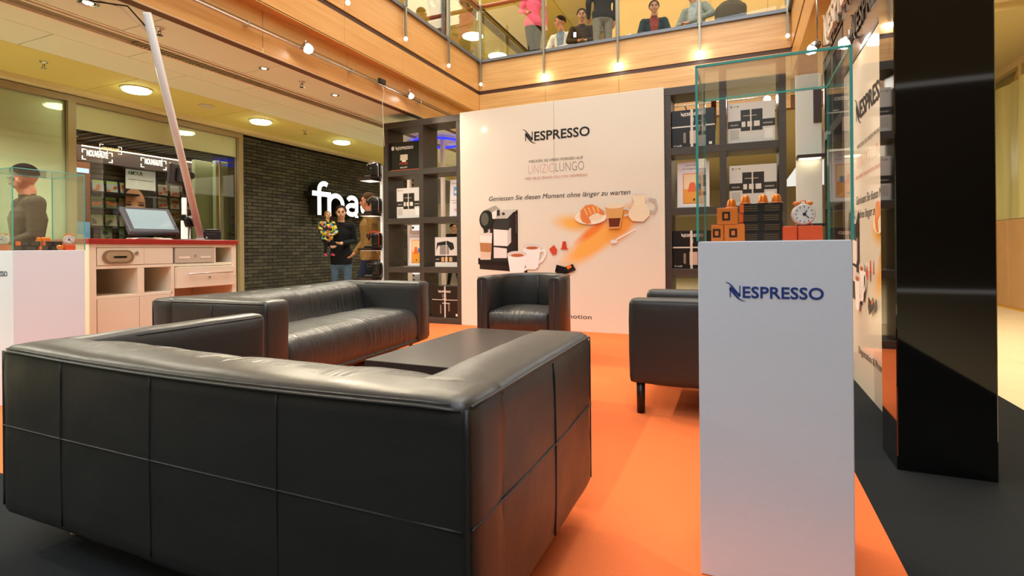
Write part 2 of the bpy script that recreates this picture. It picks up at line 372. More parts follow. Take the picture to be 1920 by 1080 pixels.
# shop interior
struct(B(-9.9, -9.8, -1, 8, 0, HC, 'wall_shop_back', M('#3d372c', .8))); struct(B(-9.8, XL-.05, 6.9, 7.0, 0, HC, 'wall_shop_side', M('#8d9a74', .6)))
struct(B(-9.8, XL-.05, 1.5, 1.6, 0, HC, 'wall_shop_left', M('#7a5a3a', .8)))
shc = struct(B(-9.8, XL-.3, 1.6, 6.9, 2.62, 2.66, 'ceiling_shop', M('#2a2720', .8)))
y = 1.7
slm = MB().box(-9.8, XL-.3, 0, .05, 2.56, 2.60).build('slat', M('#3a362c', .7), shc, fix=False); me = slm.data; bpy.data.objects.remove(slm)
while y < 6.8: link('slat', me, shc, (0, y, 0)); y += .14
XS = -8.75  # slatwall plane
swy0, swy1 = at_x(165, 400, XS).y, 6.85
sw = thing('slatwall', 'dark slatted display wall inside the shop behind the counter', 'display wall', (XS, swy0, 0))
B(-.1, -.03, 0, swy1-swy0, 0, 2.35, 'back_board', M('#191713', .8), sw)
slm = MB().bbox(-.03, 0, 0, swy1-swy0, 0, .062, .004).build('slat', M('#5b5440', .6), sw, fix=False); me = slm.data; bpy.data.objects.remove(slm)
z = .4
while z < 2.32: link('slat', me, sw, (0, 0, z)); z += .074
# light box header band
ca = at_x(139, 262, XS+.35); cb = at_x(262, 288, XS+.35); 
hb = thing('light_header', 'mauve-brown light header with illuminated lettering above the slatted display wall', 'sign', (XS, swy0-.3, 0))
B(.0, .34, 0, 3.0, 2.28, 2.50, 'header_box', M('#4c3a38', .5), hb)
for a, b_ in ((0.05, 1.42), (1.55, 2.95)): B(  .34, .36, a, b_, 2.485, 2.50, 'light_strip', M('#fff3e0', .5, emit=2), hb)
def side_text(txt, size, width, X, y, z, mat, name, parent, ext=.002):   # text on a plane facing +x (reads toward +y)
    mb = text_mb(txt, size, ext, size*.03, 'LEFT', width=width).xf(Matrix.Rotation(PI/2, 4, 'Z')); mb.v = [(v[0]+X, v[1]+y, v[2]+z) for v in mb.v]
    return mb.build(name, mat, parent, fix=False)
def bracket(Y0, Y1, Z0, Z1, X, parent, t=.012):
    for ya, s in ((Y0, 1), (Y1, -1)):
        for zc, k in ((Z0, 1), (Z1, -1)):
            mb = MB(); yo, zo, hz = ya+s*.05, zc+k*t, zc+k*.35*(Z1-Z0)
            pts = [(ya, zc), (yo, zc), (yo, zo), (ya+s*t, zo), (ya+s*t, hz), (ya, hz)]
            mb.poly(pts, -.002, .002).xf(Matrix.Translation((X, 0, 0)) @ Matrix.Rotation(PI/2, 4, 'Z')); mb.build('sign_bracket', M('#fff8ea', .5, emit=1.1), parent)
pL = at_x(163, 291, XS+.36); pR = at_x(203, 296, XS+.36); oy = swy0-.3
side_text('NOUVEAUTÉ', .12, pR.y-pL.y, .355, pL.y-oy, 2.36, M('#fff8ea', .5, emit=1.1), 'sign_lettering', hb)
bracket(pL.y-oy-.06, pR.y-oy+.06, 2.30, 2.45, .355, hb)
p2 = at_x(272, 305, XS+.36); side_text('NOUVEAUTÉ', .12, pR.y-pL.y, .355, p2.y-oy, 2.36, M('#fff8ea', .5, emit=1.1), 'sign_lettering', hb)
bracket(p2.y-oy-.06, p2.y-oy+.06+pR.y-pL.y, 2.30, 2.45, .355, hb)
s2 = at_x(208, 279, -8.0); hs_ = thing('hanging_sign', 'small dim illuminated sign hanging above the shop header', 'sign', (-8.0, s2.y, s2.z-.03))
side_text('NOUVEAUTÉ', .06, .22, 0, -.11, 0, M('#cdb97a', .5, emit=.4), 'sign_lettering', hs_); bracket(-.14, .14, -.03, .075, 0, hs_, .006); MB().tube([(0, -.12, .07), (0, -.12, 2.62-s2.z+.03)], .003, 6).build('rod', BLK, hs_); MB().tube([(0, .12, .07), (0, .12, 2.62-s2.z+.03)], .003, 6).build('rod', BLK, hs_)
# wall shelves with game cases
def case(y, z, lean, cols, lb, w_=.15, h_=.19, X=XS+.06, grp=None, mat2=None):
    t = thing('game_case', lb, 'game case', (X, y, z), 0, grp); t.rotation_euler = (0, -lean, 0)
    B(0, .016, -w_/2, w_/2, 0, h_, 'case', M(cols[0], .35), t)
    B(.016, .018, -w_/2+.004, w_/2-.004, h_-.035, h_-.006, 'title_band', M(cols[1], .4), t)
    mb = MB(); random.seed(int(y*1000)+int(z*100))
    for k in range(3):
        a = random.uniform(-.4, .4)*w_; b_ = random.uniform(.02, .55)*h_; mb.poly([(a-.03, b_), (a+.03, b_+.01), (a+.022, b_+.05), (a-.02, b_+.045)], -.001, .001)
    mb.xf(Matrix.Rotation(PI/2, 4, 'Z')); mb.v = [(v[0]+.0185, max(-w_/2+.004, min(w_/2-.004, v[1])), v[2]) for v in mb.v]; mb.build('cover_art', M(cols[2], .4), t)
rows = [(405, 'uppermost', ['#c9d0c0', '#8fd24a', '#e07a3a']), (350, '', [])]
shelfd = [(174, 240, 361, 'top shelf', ['#b8c2bc', '#a9d65a', '#d9783a'], 3), (172, 238, 391, 'second shelf', ['#6c7a58', '#86b860', '#e2783a'], 3),
          (172, 238, 424, 'third shelf', ['#b5b49a', '#8fc46a', '#6e6a52'], 3), (190, 238, 450, 'bottom shelf', ['#9aa890', '#5f9a5a', '#3e5a6c'], 2)]
for (xa, xb, yy, nm, cols, cnt) in shelfd:
    pa = at_x(xa, yy, XS+.10); pb = at_x(xb, yy+3, XS+.10); zz = (pa.z+pb.z)/2
    st = thing('wall_shelf', 'thin black shelf left of the face poster, %s of the rack' % nm, 'shelf', (XS, pa.y-.05, zz-.02))
    B(0, .2, 0, pb.y-pa.y+.16, 0, .012, 'shelf_board', BLK, st); B(.185, .2, 0, pb.y-pa.y+.16, .012, .03, 'lip', BLK, st)
    for k in range(cnt):
        yk = pa.y+.09+(pb.y-pa.y-.1)*(k/(max(cnt-1, 1)))
        case(yk, zz-.007, .12, cols, 'game case %s on the %s left of the face poster' % (['at the left', 'in the middle', 'at the right'][k if cnt == 3 else k*2], nm))
p = at_x(180, 450, XS+.1)
mz = thing('magazine_stack', 'untidy heap of colourful leaflets on the rack bottom shelf', 'leaflets', (XS+.02, p.y-.1, p.z-.07))
for k, c in enumerate(['#7a3f86', '#e08a2c', '#2f58a0', '#c23a3a', '#6a4f9a']): MB().bbox(0, .15, 0, .28, k*.012, k*.012+.01, .002).xf(Matrix.Rotation((k-2)*.1, 4, 'Z')).build('leaflet', M(c, .4), mz, fix=False)
for (xa, xb, yy, nm) in [(300, 345, 366, 'upper'), (300, 345, 390, 'middle'), (300, 345, 412, 'lower')]:
    pa = at_x(xa, yy, XS+.10); zz = pa.z
    st = thing('wall_shelf', 'thin black shelf right of the face poster, %s one' % nm, 'shelf', (XS, pa.y-.05, zz-.02)); B(0, .2, 0, 1.0, 0, .012, 'shelf_board', BLK, st)
    for k in range(4): case(pa.y+.07+k*.2, zz-.007, .12, ['#b7aa98', '#e6e2d6', '#b84c34'], 'red and white case on the %s shelf behind the screen post, %s from left' % (nm, ['first', 'second', 'third', 'fourth'][k]))
# AMOUR poster with face
pa = at_x(236, 314, XS+.12); pb = at_x(292, 322, XS+.12); pz = at_x(236, 353, XS+.12).z
ps = thing('face_poster', 'poster with white title box above a close-up bald man face', 'poster', (XS+.09, pa.y, 0))
W_ = pb.y-pa.y; zt = pa.z+.02
B(0, .02, -.01, W_+.03, .9, zt, 'board', M('#2d241d', .5), ps)
B(.02, .024, 0, W_, pz, zt-.01, 'title_box', M('#e8e9df', .5, emit=.15), ps)
side_text('AMOUR', .085, W_*.5, .027, .03, zt-.12, M('#7fae8c', .5), 'title_lettering', ps, .001)
side_text('le cinéma et ses auteurs réunis', .03, W_*.85, .027, .03, zt-.2, M('#a9a99c', .5), 'subtitle_lettering', ps, .001)
fc = W_*.28
fm = MB().poly(ellipse(fc, pz-.23, W_*.36, .24, 30), -.001, .001); fm.xf(Matrix.Rotation(PI/2, 4, 'Z')); fm.v = [(v[0]+.022, max(0, v[1]), min(v[2], pz-.002)) for v in fm.v]; fm.build('printed_face', M('#d29a78', .5), ps)
for dy in (-.09, .1):
    e = MB().poly(ellipse(fc+dy, pz-.245, .05, .02, 12), -.0006, .0006); e.xf(Matrix.Rotation(PI/2, 4, 'Z')); e.v = [(v[0]+.0245, v[1], v[2]) for v in e.v]; e.build('printed_eye', M('#4a2f24', .5), ps)
    e = MB().poly(ellipse(fc+dy, pz-.205, .065, .012, 12), -.0006, .0006); e.xf(Matrix.Rotation(PI/2, 4, 'Z')); e.v = [(v[0]+.0245, v[1], v[2]) for v in e.v]; e.build('printed_brow', M('#7a5238', .5), ps)
# sky/cloud poster + framed picture at left inside shop
pa = at_x(139, 345, -8.3); pb = at_x(163, 345, -8.3)
t = thing('shop_display', 'tall shop display with orange top and blue cloud pictures', 'display', (-8.3, pa.y-.3, 0)); w_ = pb.y-pa.y+.34
B(-.04, 0, 0, w_, .0, 2.25, 'panel', M('#8a4f26', .6), t)
for z0, z1 in ((.78, 1.02), (1.06, 1.42)):
    B(0, .006, .02, w_-.01, z0, z1, 'sky_picture', M('#6f9fd0', .5, emit=.25, bscale=5, var=.3), t)
    mb = MB()
    for k, (dx, dz, r) in enumerate([(.35, .1, .07), (.45, .14, .09), (.55, .1, .08)]): mb.poly(ellipse(w_*dx+.12, z0+dz, r, r*.6, 16), -.001-.0004*k, .001+.0004*k)
    mb.xf(Matrix.Rotation(PI/2, 4, 'Z')); mb.v = [(v[0]+.008, min(v[1], w_-.012), v[2]) for v in mb.v]; mb.build('printed_cloud', M('#f0f2f2', .5), t)
B(0, .01, w_-.42, w_-.2, 1.48, 1.98, 'framed_picture', M('#c9ccb8', .4), t); B(.01, .014, w_-.4, w_-.22, 1.86, 1.94, 'picture_label', M('#6a5a28', .4), t); B(0, .008, .02, w_-.44, 1.5, 1.98, 'orange_picture', M('#c86a28', .5, emit=.2), t)
B(0, .01, w_-.3, w_-.02, 2.1, 2.16, 'blue_light', M('#9fd0ff', .5, emit=1.2), t)
# pale columns and gilded pole inside shop (right)
for (pxa, pxb, c, X, nm) in [(363, 396, '#8b9572', -7.9, 'broad grey-green screen'), (402, 426, '#aab58e', -7.7, 'pale green screen beside the brass pole')]:
    a = at_x(pxa, 400, X); b_ = at_x(pxb, 400, X); o = thing('partition_screen', nm+' standing inside the shop window', 'screen', (X, a.y, 0))
    MB().bbox(-.04, .04, 0, b_.y-a.y, 0, 2.45, .006).build('panel', M(c, .4), o, fix=False); B(-.05, .05, -.01, b_.y-a.y+.01, 0, .04, 'foot', DARK, o)
a = at_x(413, 400, -7.62-.0); o = thing('brass_pole', 'thin brass pole in the shop window before the pale green screen', 'pole', (-7.55, a.y*7.55/7.62, 0))
MB().tube([(0, 0, .02), (0, 0, 2.45)], .013, 10).build('pole', M('#b58a3c', .3, .7), o); MB().lathe([(.05, 0), (.05, .02)], n=16).build('foot', M('#b58a3c', .3, .7), o)
a = at_x(431, 460, -8.3); t = thing('bookcase', 'wooden shelf rack deep in the shop behind the right window edge', 'bookcase', (-8.3, a.y-.2, 0))
for z in (.5, .95, 1.4, 1.85): B(-.15, .15, 0, .6, z, z+.03, 'shelf', M('#8a5a30', .5), t)
B(-.15, -.12, 0, .6, 0, 2.2, 'back', M('#4a3a2a', .6), t); B(-.15, .15, .58, .6, 0, 2.2, 'side', M('#6a4a2a', .6), t)
# --- fascias around the atrium (beech panels)
dkw = M('#4a2c1c', .5)
f1 = struct(B(XF-.12, XF-.012, -5, YBL+.1, HC-.02, HS, 'trim_5', M('#6a4626', .6)))
y = YBL-.0
k = 0
while y > 1:
    y2 = y-(1.17 if k else .9); MB().bbox(XF-.012, XF, y2+.003, y-.003, HC-.02, HS, .002).build('wood_panel', WOODY, f1, fix=False); y = y2; k += 1
f2 = struct(B(XU-.12-.2, XU-.012, -5, YB+.2, HS+.01, 4.14, 'trim_6', dkw))
B(XF-.02, XU, -5, YB, HS-.008, HS+.01, 'soffit_panel', WOODY, f2)
y = YB; k = 0
while y > 1:
    y2 = y-1.10
    for z0, z1 in ((HS, 3.60), (3.66, 4.13)): MB().bbox(XU-.012, XU, y2+.002, y-.002, z0, z1, .002).build('wood_panel', WOODY, f2, fix=False)
    y = y2
f3 = struct(B(XU-.2, .67+.2, YB+.012, YB+.32, HS+.01, 4.14, 'trim_7', dkw))
f4 = struct(B(XF, 1.2, YBL+.012, YBL+.14, HC-.02, HS, 'trim_8', M('#6a4626', .6)))
B(XU, .67, YB, YBL+.02, HS-.008, HS+.01, 'soffit_panel', WOODX, f3)
xs = [XU, -2.82, -1.64, -.48, .67]
for i in range(4):
    for z0, z1 in ((HS, 3.60), (3.66, 4.13)): MB().bbox(xs[i]+.002, xs[i+1]-.002, YB, YB+.012, z0, z1, .002).build('wood_panel', WOODX, f3, fix=False)
    MB().bbox(xs[i]+.002, xs[i+1]-.002, YBL, YBL+.012, HC-.02, HS, .002).build('wood_panel', WOODX, f4, fix=False)
f5 = struct(B(.682, .9, 2, YB+.3, HS+.01, 4.14, 'trim_9', dkw))
B(.67, 1.3, 2, YBL, HS-.008, HS+.01, 'soffit_panel', WOODY, f5)
y = YB
while y > 2.2:
    for z0, z1 in ((HS, 3.60), (3.66, 4.13)): MB().bbox(.67, .682, y-1.1+.002, y-.002, z0, z1, .002).build('wood_panel', WOODY, f5, fix=False)
    y -= 1.1
# upper floor slabs / ceiling / walls
struct(B(-12, XU-.33, -6, 20, 3.85, 4.10, 'floor_upper', M('#cdbb8c', .5))); struct(B(XU-.33, 8, YB+.33, 20, 3.85, 4.10, 'floor_upper_back', M('#cdbb8c', .5)))
struct(B(.95, 8, -6, YB+.33, 3.95, 4.10, 'floor_upper_right', M('#e2d2b2', .5)))
yel = M('#dcc069', .6, bscale=1.5); HU = 6.9
cu_ = struct(B(-12, XU, -6, 20, HU+.02, HU+.1, 'ceiling_upper', M('#a8904f', .7))); struct(B(XU, 8, YB, 20, HU+.02, HU+.1, 'ceiling_upper_back', M('#a8904f', .7)))
for x0, x1 in ((-10.5, -9.1), (-9.1, -8.0), (-8.0, -7.0), (-7.0, -6.1), (-5.7, -4.9), (-4.9, -4.0), (-4.0, -2.8), (-2.8, -1.4)):
    y = 7.0 if x1 > -4.05 else 5.0
    tm = MB().bbox(x0+.005, x1-.005, .005, 1.195, HU, HU+.02, .004).build('ceiling_tile', yel if x0 < -7.5 or x0 > -3 else M('#dfcb8c', .7), cu_, fix=False); me = tm.data; bpy.data.objects.remove(tm)
    while y < 19: 
        if not (x1 > -4.05 and y < YB): link('ceiling_tile', me, cu_, (0, y, 0))
        y += 1.2
g = MB(); y = 7.0
while y < 19: g.box(-6.08, -5.85, y, y+.02, HU, HU+.015); y += .06
g.build('grille_fin', M('#8f7c50', .5), cu_, fix=False, kind='stuff'); B(-5.76, -5.72, 6, 19, HU-.004, HU+.02, 'ceiling_slot', BLK, cu_)
for (px, py, lb, r) in [(887, 67, 'round white light on the upper gallery ceiling left of the corner post', .3), (933, 104, 'round white light low behind the corner gallery pane', .3)]:
    p = at_h(px, py, HU); disk_light(p.x, p.y, HU, r, lb)
wu = struct(B(-2.75, 8, 12.0, 12.1, 4.1, HU, 'wall_upper_back', M('#c9a862', .6)))
for i in range(9): 
    B(-2.7+i*1.1, -2.7+i*1.1+1.09, 11.985, 12.0, 4.1, HU, 'wall_panel', M('#bd9c5c', .5, bscale=2, var=.05), wu)
struct(B(-12, -2.75, 19, 19.1, 4.1, HU, 'wall_upper_far', yel)); struct(B(-7.6, -7.5, -2, 20, 4.1, HU, 'wall_upper_left', M('#e0d49a', .6)))
struct(B(-12, 8, 19, 19.1, 0, HC+.02, 'wall_back', M('#b8a87c', .7)))
# right side of the mall: hoarding + plastic sheeting
XR = 3.87
wr = struct(B(XR+.1, XR+.2, -2, 19, 3.75, 6.9, 'wall_right', M('#d8bf92', .7)))
hoard = thing('hoarding', 'beige construction hoarding with yellow kerb along the far right', 'hoarding', (XR, 0, 0))
y = 2
while y < 18: MB().bbox(-.02, .03, y+.004, y+1.216, .03, 1.38, .004).build('board', M('#c79b66', .6, bscale=2, var=.06), hoard, fix=False); y += 1.22
B(-.035, .03, 2, 18, 0, .03, 'kerb', M('#d9a032', .5), hoard); 
sheet = MB(); ys = [2+i*.12 for i in range(134)]; vs_ = []
for i, yy in enumerate(ys):
    for zz in (1.39, 2.1, 2.8, 3.5): vs_.append((XR+.02+.03*math.sin(yy*7+zz)+.015*math.sin(yy*19), yy, zz))
fs = [(i*4+j, i*4+j+1, (i+1)*4+j+1, (i+1)*4+j) for i in range(len(ys)-1) for j in range(3)]
sheet.add(vs_, fs, 0, True); pl = bpy.data.materials.new('plastic_sheet'); pl.use_nodes = True; nt, N, L, p_ = nodes(pl)
p_.inputs['Base Color'].default_value = lin('#e2dc9a'); p_.inputs['Roughness'].default_value = .25; p_.inputs['Alpha'].default_value = .8
o = sheet.build('plastic_sheet', pl); tag(o, 'translucent yellowish plastic sheeting hung above the beige hoarding', 'sheeting')
o = thing('timber_frame', 'light timber studs and diagonal braces behind the plastic sheeting', 'frame', (XR+.1, 0, 0))
for i in range(8):
    y0 = 4+i*1.6; B(0, .04, y0, y0+.09, 1.4, 3.75, 'stud', M('#dfc48a', .5), o)
    MB().tube([(.02, y0+.1, 3.7), (.02, y0+1.5, 1.45)], .03, 6).build('brace', M('#cfae72', .5), o)
struct(B(XR+.3, XR+.35, 2, 18, 0, 3.9, 'wall_right_inner', M('#c4ba7c', .7)))
# =================================================================== glass balustrade with posts
def bal(name, label, p0, p1, posts, drop=True):
    """p0,p1 in XY; posts list of distances along"""
    d = (Vector(p1)-Vector(p0)); Ln = d.length; ang = math.atan2(d.y, d.x)
    t = thing(name, label, 'balustrade', (p0[0], p0[1], 4.13), ang)
    B(0, Ln, -.02, .05, 0.0, .045, 'base_rail', M('#70757d', .45, .5), t); B(0, Ln, -.0, .03, .05, .1, 'shadow_gap', M('#f0d890', .4), t) if name == 'glass_balustrade_x' else None
    prev = 0
    for q in list(posts)+[Ln]:
        if q-prev > .1: B(prev+.03, q-.03, .005, .017, .06, .86, 'glass_pane', GLASSB, t)
        prev = q
    MB().tube([(0, .01, .94), (Ln, .01, .94)], .035, 12).build('handrail', M('#a5532c', .35), t)
    return t, ang
pst = M('#8f8a78', .3, .6)
tb, a = bal('glass_balustrade', 'glass balustrade of the upper gallery over the back fascia', (XU, YB-.02), (.67, YB-.02), [1.18, 2.36, 3.52])
tl, a2 = bal('glass_balustrade', 'glass balustrade of the upper gallery over the left fascia', (XU+.02, 1.0), (XU+.02, YB), [0.31, 1.41, 2.51, 3.61, 4.71, 5.81])
tr_, a3 = bal('glass_balustrade', 'glass balustrade of the upper gallery over the right fascia', (.65, YB), (.65, 2.0), [1.1, 2.2, 3.3])
def post(x, y, lb, lamp, nx, ny, z0=3.74):
    t = thing('balustrade_post', lb, 'post', (x+nx*.05, y+ny*.05, z0))
    B(-.014, .014, -.014, .014, .03, 1.45, 'bar', pst, t); B(-.03, .03, -.006, .006, .42, 1.3, 'flange', M('#7d7a68', .4, .3), t)
    MB().ell((0, 0, 0), (.028, .028, .03), 8).build('spot_lamp' if lamp else 'glowing_cap', M('#ffffff', .3, emit=60 if lamp else .8), t)  # caps without a lamp still get a faint glow of their own
    if lamp:
        l = bpy.data.lights.new('lamp_light', 'POINT'); l.energy = .35; l.color = (.95, .97, 1); l.shadow_soft_size = .02
        lo = bpy.data.objects.new('lamp_light', l); COL.objects.link(lo); lo.parent = t; lo.location = (0, -.08, -.02)
for i, x in enumerate([-2.82, -1.64, -.48]): post(x, YB, 'steel balustrade post with star bright lamp, %s on the back fascia' % ['left one', 'middle one', 'right one'][i], True, 0, -1)
post(.64, YB, 'dull steel post at the right corner of the back gallery', False, -.3, -1, 3.8)
post(XU+.03, YB, 'steel post at the left corner of the gallery glass', False, .5, -1, 3.76)
for i, y in enumerate([6.81, 5.71, 4.61]): post(XU, y, 'slim steel post hanging on the left fascia, %s' % ['nearest the corner', 'second from the corner', 'third from the corner'][i], False, 1, 0)
# track rail with lamps on the left lower fascia
rz_ = 3.05
tr = thing('track_rail', 'long steel lighting rail running along the left wood fascia', 'rail', (XF+.06, 0, rz_))
MB().tube([(0, 1, 0), (0, YBL-.3, 0)], .011, 8).build('rail', CHROME, tr); MB().tube([(0, 1, .03), (0, YBL-.3, .03)], .006, 8).build('conductor', M('#8a7a5a', .4, .4), tr)
for y in (2, 3.4, 4.8, 6.2, 7.4): B(-.05, .01, y, y+.02, -.01, .03, 'bracket', CHROME, tr)
def track_lamp(loc, dirv, lb, power, size=1.0, e=60, col=(1, .93, .8), hang=0):
    t = thing('spotlight', lb, 'spotlight', loc); d = Vector(dirv).normalized(); q = d.to_track_quat('Z', 'Y').to_matrix().to_4x4()
    MB().lathe([(.012, -.03), (.03*size, 0), (.042*size, .07*size), (.036*size, .07*size), (.03*size, .06*size)], n=18).xf(q).build('housing', CHROME, t)
    MB().lathe([(.036*size, .068*size), (.02*size, .08*size)], n=18).xf(q).build('bulb', M('#fff8ee', .3, emit=e), t)
    MB().tube([(0, 0, .0), (0, 0, max(.07, hang-loc[2]))], .006, 8).build('stem', CHROME, t)
    l = bpy.data.lights.new('lamp_beam', 'SPOT'); l.energy = power; l.color = col; l.spot_size = math.radians(95); l.spot_blend = .8; l.shadow_soft_size = .03
    lo = bpy.data.objects.new('lamp_beam', l); COL.objects.link(lo); lo.parent = t; lo.location = d*(.1*size); lo.rotation_euler = d.to_track_quat('-Z', 'Y').to_euler()
p = at_x(573, 90, XF+.08); track_lamp((p.x, p.y, p.z+.02), (1, -.4, -.8), 'glaring white spotlight on the rail, the nearer one over the sofa', 260, 1.3, 60, (1, .84, .6))
p = at_x(768, 180, XF+.08); track_lamp((p.x, p.y, p.z+.03), (.9, -.5, -1), 'silver spotlight on the rail near the tall black shelf', 180, 1.0, 60, (1, .86, .66))
p = at_x(716, 153, XF+.06); t = thing('junction_box', 'small black connector on the rail with a dangling white wire', 'connector', (p.x, p.y, p.z))
MB().bbox(-.02, .02, -.06, .06, -.03, .03, .005).build('box', BLK, t, fix=False)
MB().tube([(.0, 0, -.03), (.01, .03, -.12), (-.01, .02, -.25), (.015, .0, -.5), (.0, .04, -.8)], .004, 6).build('wire', M('#d8cfb8', .5), t)
# rear rail + lamp behind right shelf
ra = at_y(1240, 199, 7.5); rb = at_y(1600, 160, 7.5)
tr = thing('track_rail', 'thin lighting rail seen through the right black shelf and glass case', 'rail', (ra.x, 7.5, 2.93)); MB().tube([(0, 0, 0), (rb.x-ra.x, 0, 0)], .011, 8).build('rail', CHROME, tr)
B(.3, .32, -.01, .6, 0, .012, 'bracket', CHROME, tr); B(2.2, 2.22, -.01, .6, 0, .012, 'bracket', CHROME, tr)
p = at_y(1439, 187, 7.46); track_lamp((p.x, 7.46, 2.90), (-.1, -1, -.5), 'glowing spotlight on the rear rail above the white carton', 25, 1.2, 50)
# =================================================================== black shelving
def bookcase(x0, x1, y, label, ncol=2, rz=0, depth=.38, dy=0):
    t = thing('shelving_unit', label, 'shelving', (x0, y, 0), rz); W_ = x1-x0
    for z0, z1, n in ((0, .08, 'plinth'), (2.69, 2.775, 'top_panel')): MB().bbox(0, W_, 0, depth, z0, z1, .002).build(n, WENGE, t, fix=False)
    for i in range(ncol+1):
        c = .035+(W_-.07)*i/ncol; MB().bbox(c-.035, c+.035, .002, depth-.002, .08, 2.69, .002).build('side_panel' if i in (0, ncol) else 'divider', WENGE, t, fix=False)
    for z in (.68, 1.355, 2.02): MB().bbox(.07, W_-.07, .001, depth-.001, z, z+.08, .002).build('shelf', WENGE, t, fix=False)
    return t
YS = 6.05
x_bl = at_y(720, 400, YS).x; x_b0 = at_y(865, 400, YS).x; x_b1 = at_y(1247, 400, YS).x; x_br = at_y(1474, 200, YS).x
bookcase(x_bl, x_b0-.002, YS, 'tall black open shelving unit left of the white banner')
bookcase(x_b1+.002, x_br, YS, 'tall black open shelving unit right of the white banner')
bookcase(0, 1.05, 0, 'tall black open shelving unit along the right wall beyond the poster').location = (.78, 5.97, 0)
bpy.context.view_layer.update()
rs = [o for o in COL.objects if o.name.startswith('shelving_unit')][-1]; rs.rotation_euler = (0, 0, -PI/2)
# =================================================================== banner and right poster
def poster_mat(name, W_, H_):
    m = bpy.data.materials.new(name); m.use_nodes = True; nt, N, L, p = nodes(m)
    p.inputs['Roughness'].default_value = .09; tc = N.new('ShaderNodeTexCoord')
    prev = None
    for (cx, cz, rx, rz, ang, col, st) in [(1.52, 1.29, .33, .13, -.15, '#f0b860', 1.4), (1.78, 1.08, .62, .17, .62, '#f3b45c', 1.9), (2.1, 1.28, .33, .16, .9, '#efa24c', 1.6), (1.74, 1.20, .30, .07, .62, '#ee8a40', 1.6)]:
        mp = N.new('ShaderNodeMapping'); mp.vector_type = 'TEXTURE'; mp.inputs['Location'].default_value = (cx*W_/2.55, 0, cz*H_/2.78)
        mp.inputs['Rotation'].default_value = (0, -ang, 0); mp.inputs['Scale'].default_value = (rx*W_/2.55, 10, rz*H_/2.78)
        g_ = N.new('ShaderNodeTexGradient'); g_.gradient_type = 'SPHERICAL'; L.new(tc.outputs['Object'], mp.inputs[0]); L.new(mp.outputs[0], g_.inputs[0])
        mu = N.new('ShaderNodeMath'); mu.operation = 'MULTIPLY'; mu.use_clamp = True; mu.inputs[1].default_value = st; L.new(g_.outputs['Fac'], mu.inputs[0])
        mx = N.new('ShaderNodeMix'); mx.data_type = 'RGBA'; L.new(mu.outputs[0], mx.inputs['Factor'])
        if prev: L.new(prev, mx.inputs['A'])
        else: mx.inputs['A'].default_value = lin('#e4dece')
        mx.inputs['B'].default_value = lin(col); prev = mx.outputs['Result']
    L.new(prev, p.inputs['Base Color']); return m
def prints(t, S, W_, H_, right=False):
    """flat print on the poster face (y<0); coordinates in metres on a 2.55 x 2.78 sheet, scaled by S=(sx,sz)"""
    sx, sz = S; lay = [0]
    def P(pts, col, name, rough=.3):
        lay[0] += 1; d = -.0008-.0004*lay[0]
        mb = MB().poly([(a*sx, b*sz) for a, b in pts], d-.0002, d); mb.build(name, M(col, rough), t); return mb
    def R(x0, x1, z0, z1, col, name): P([(x0, z0), (x1, z0), (x1, z1), (x0, z1)], col, name)
    def T(txt, size, cx, z, width, col, name, off=0., shear=0., align='CENTER'):
        mb = text_mb(txt, size*sz, .0003, off, align, shear, width=width*sx); place(mb, cx*sx, z*sz, -.003); mb.build(name, M(col, .4), t, fix=False)
    return P, R, T
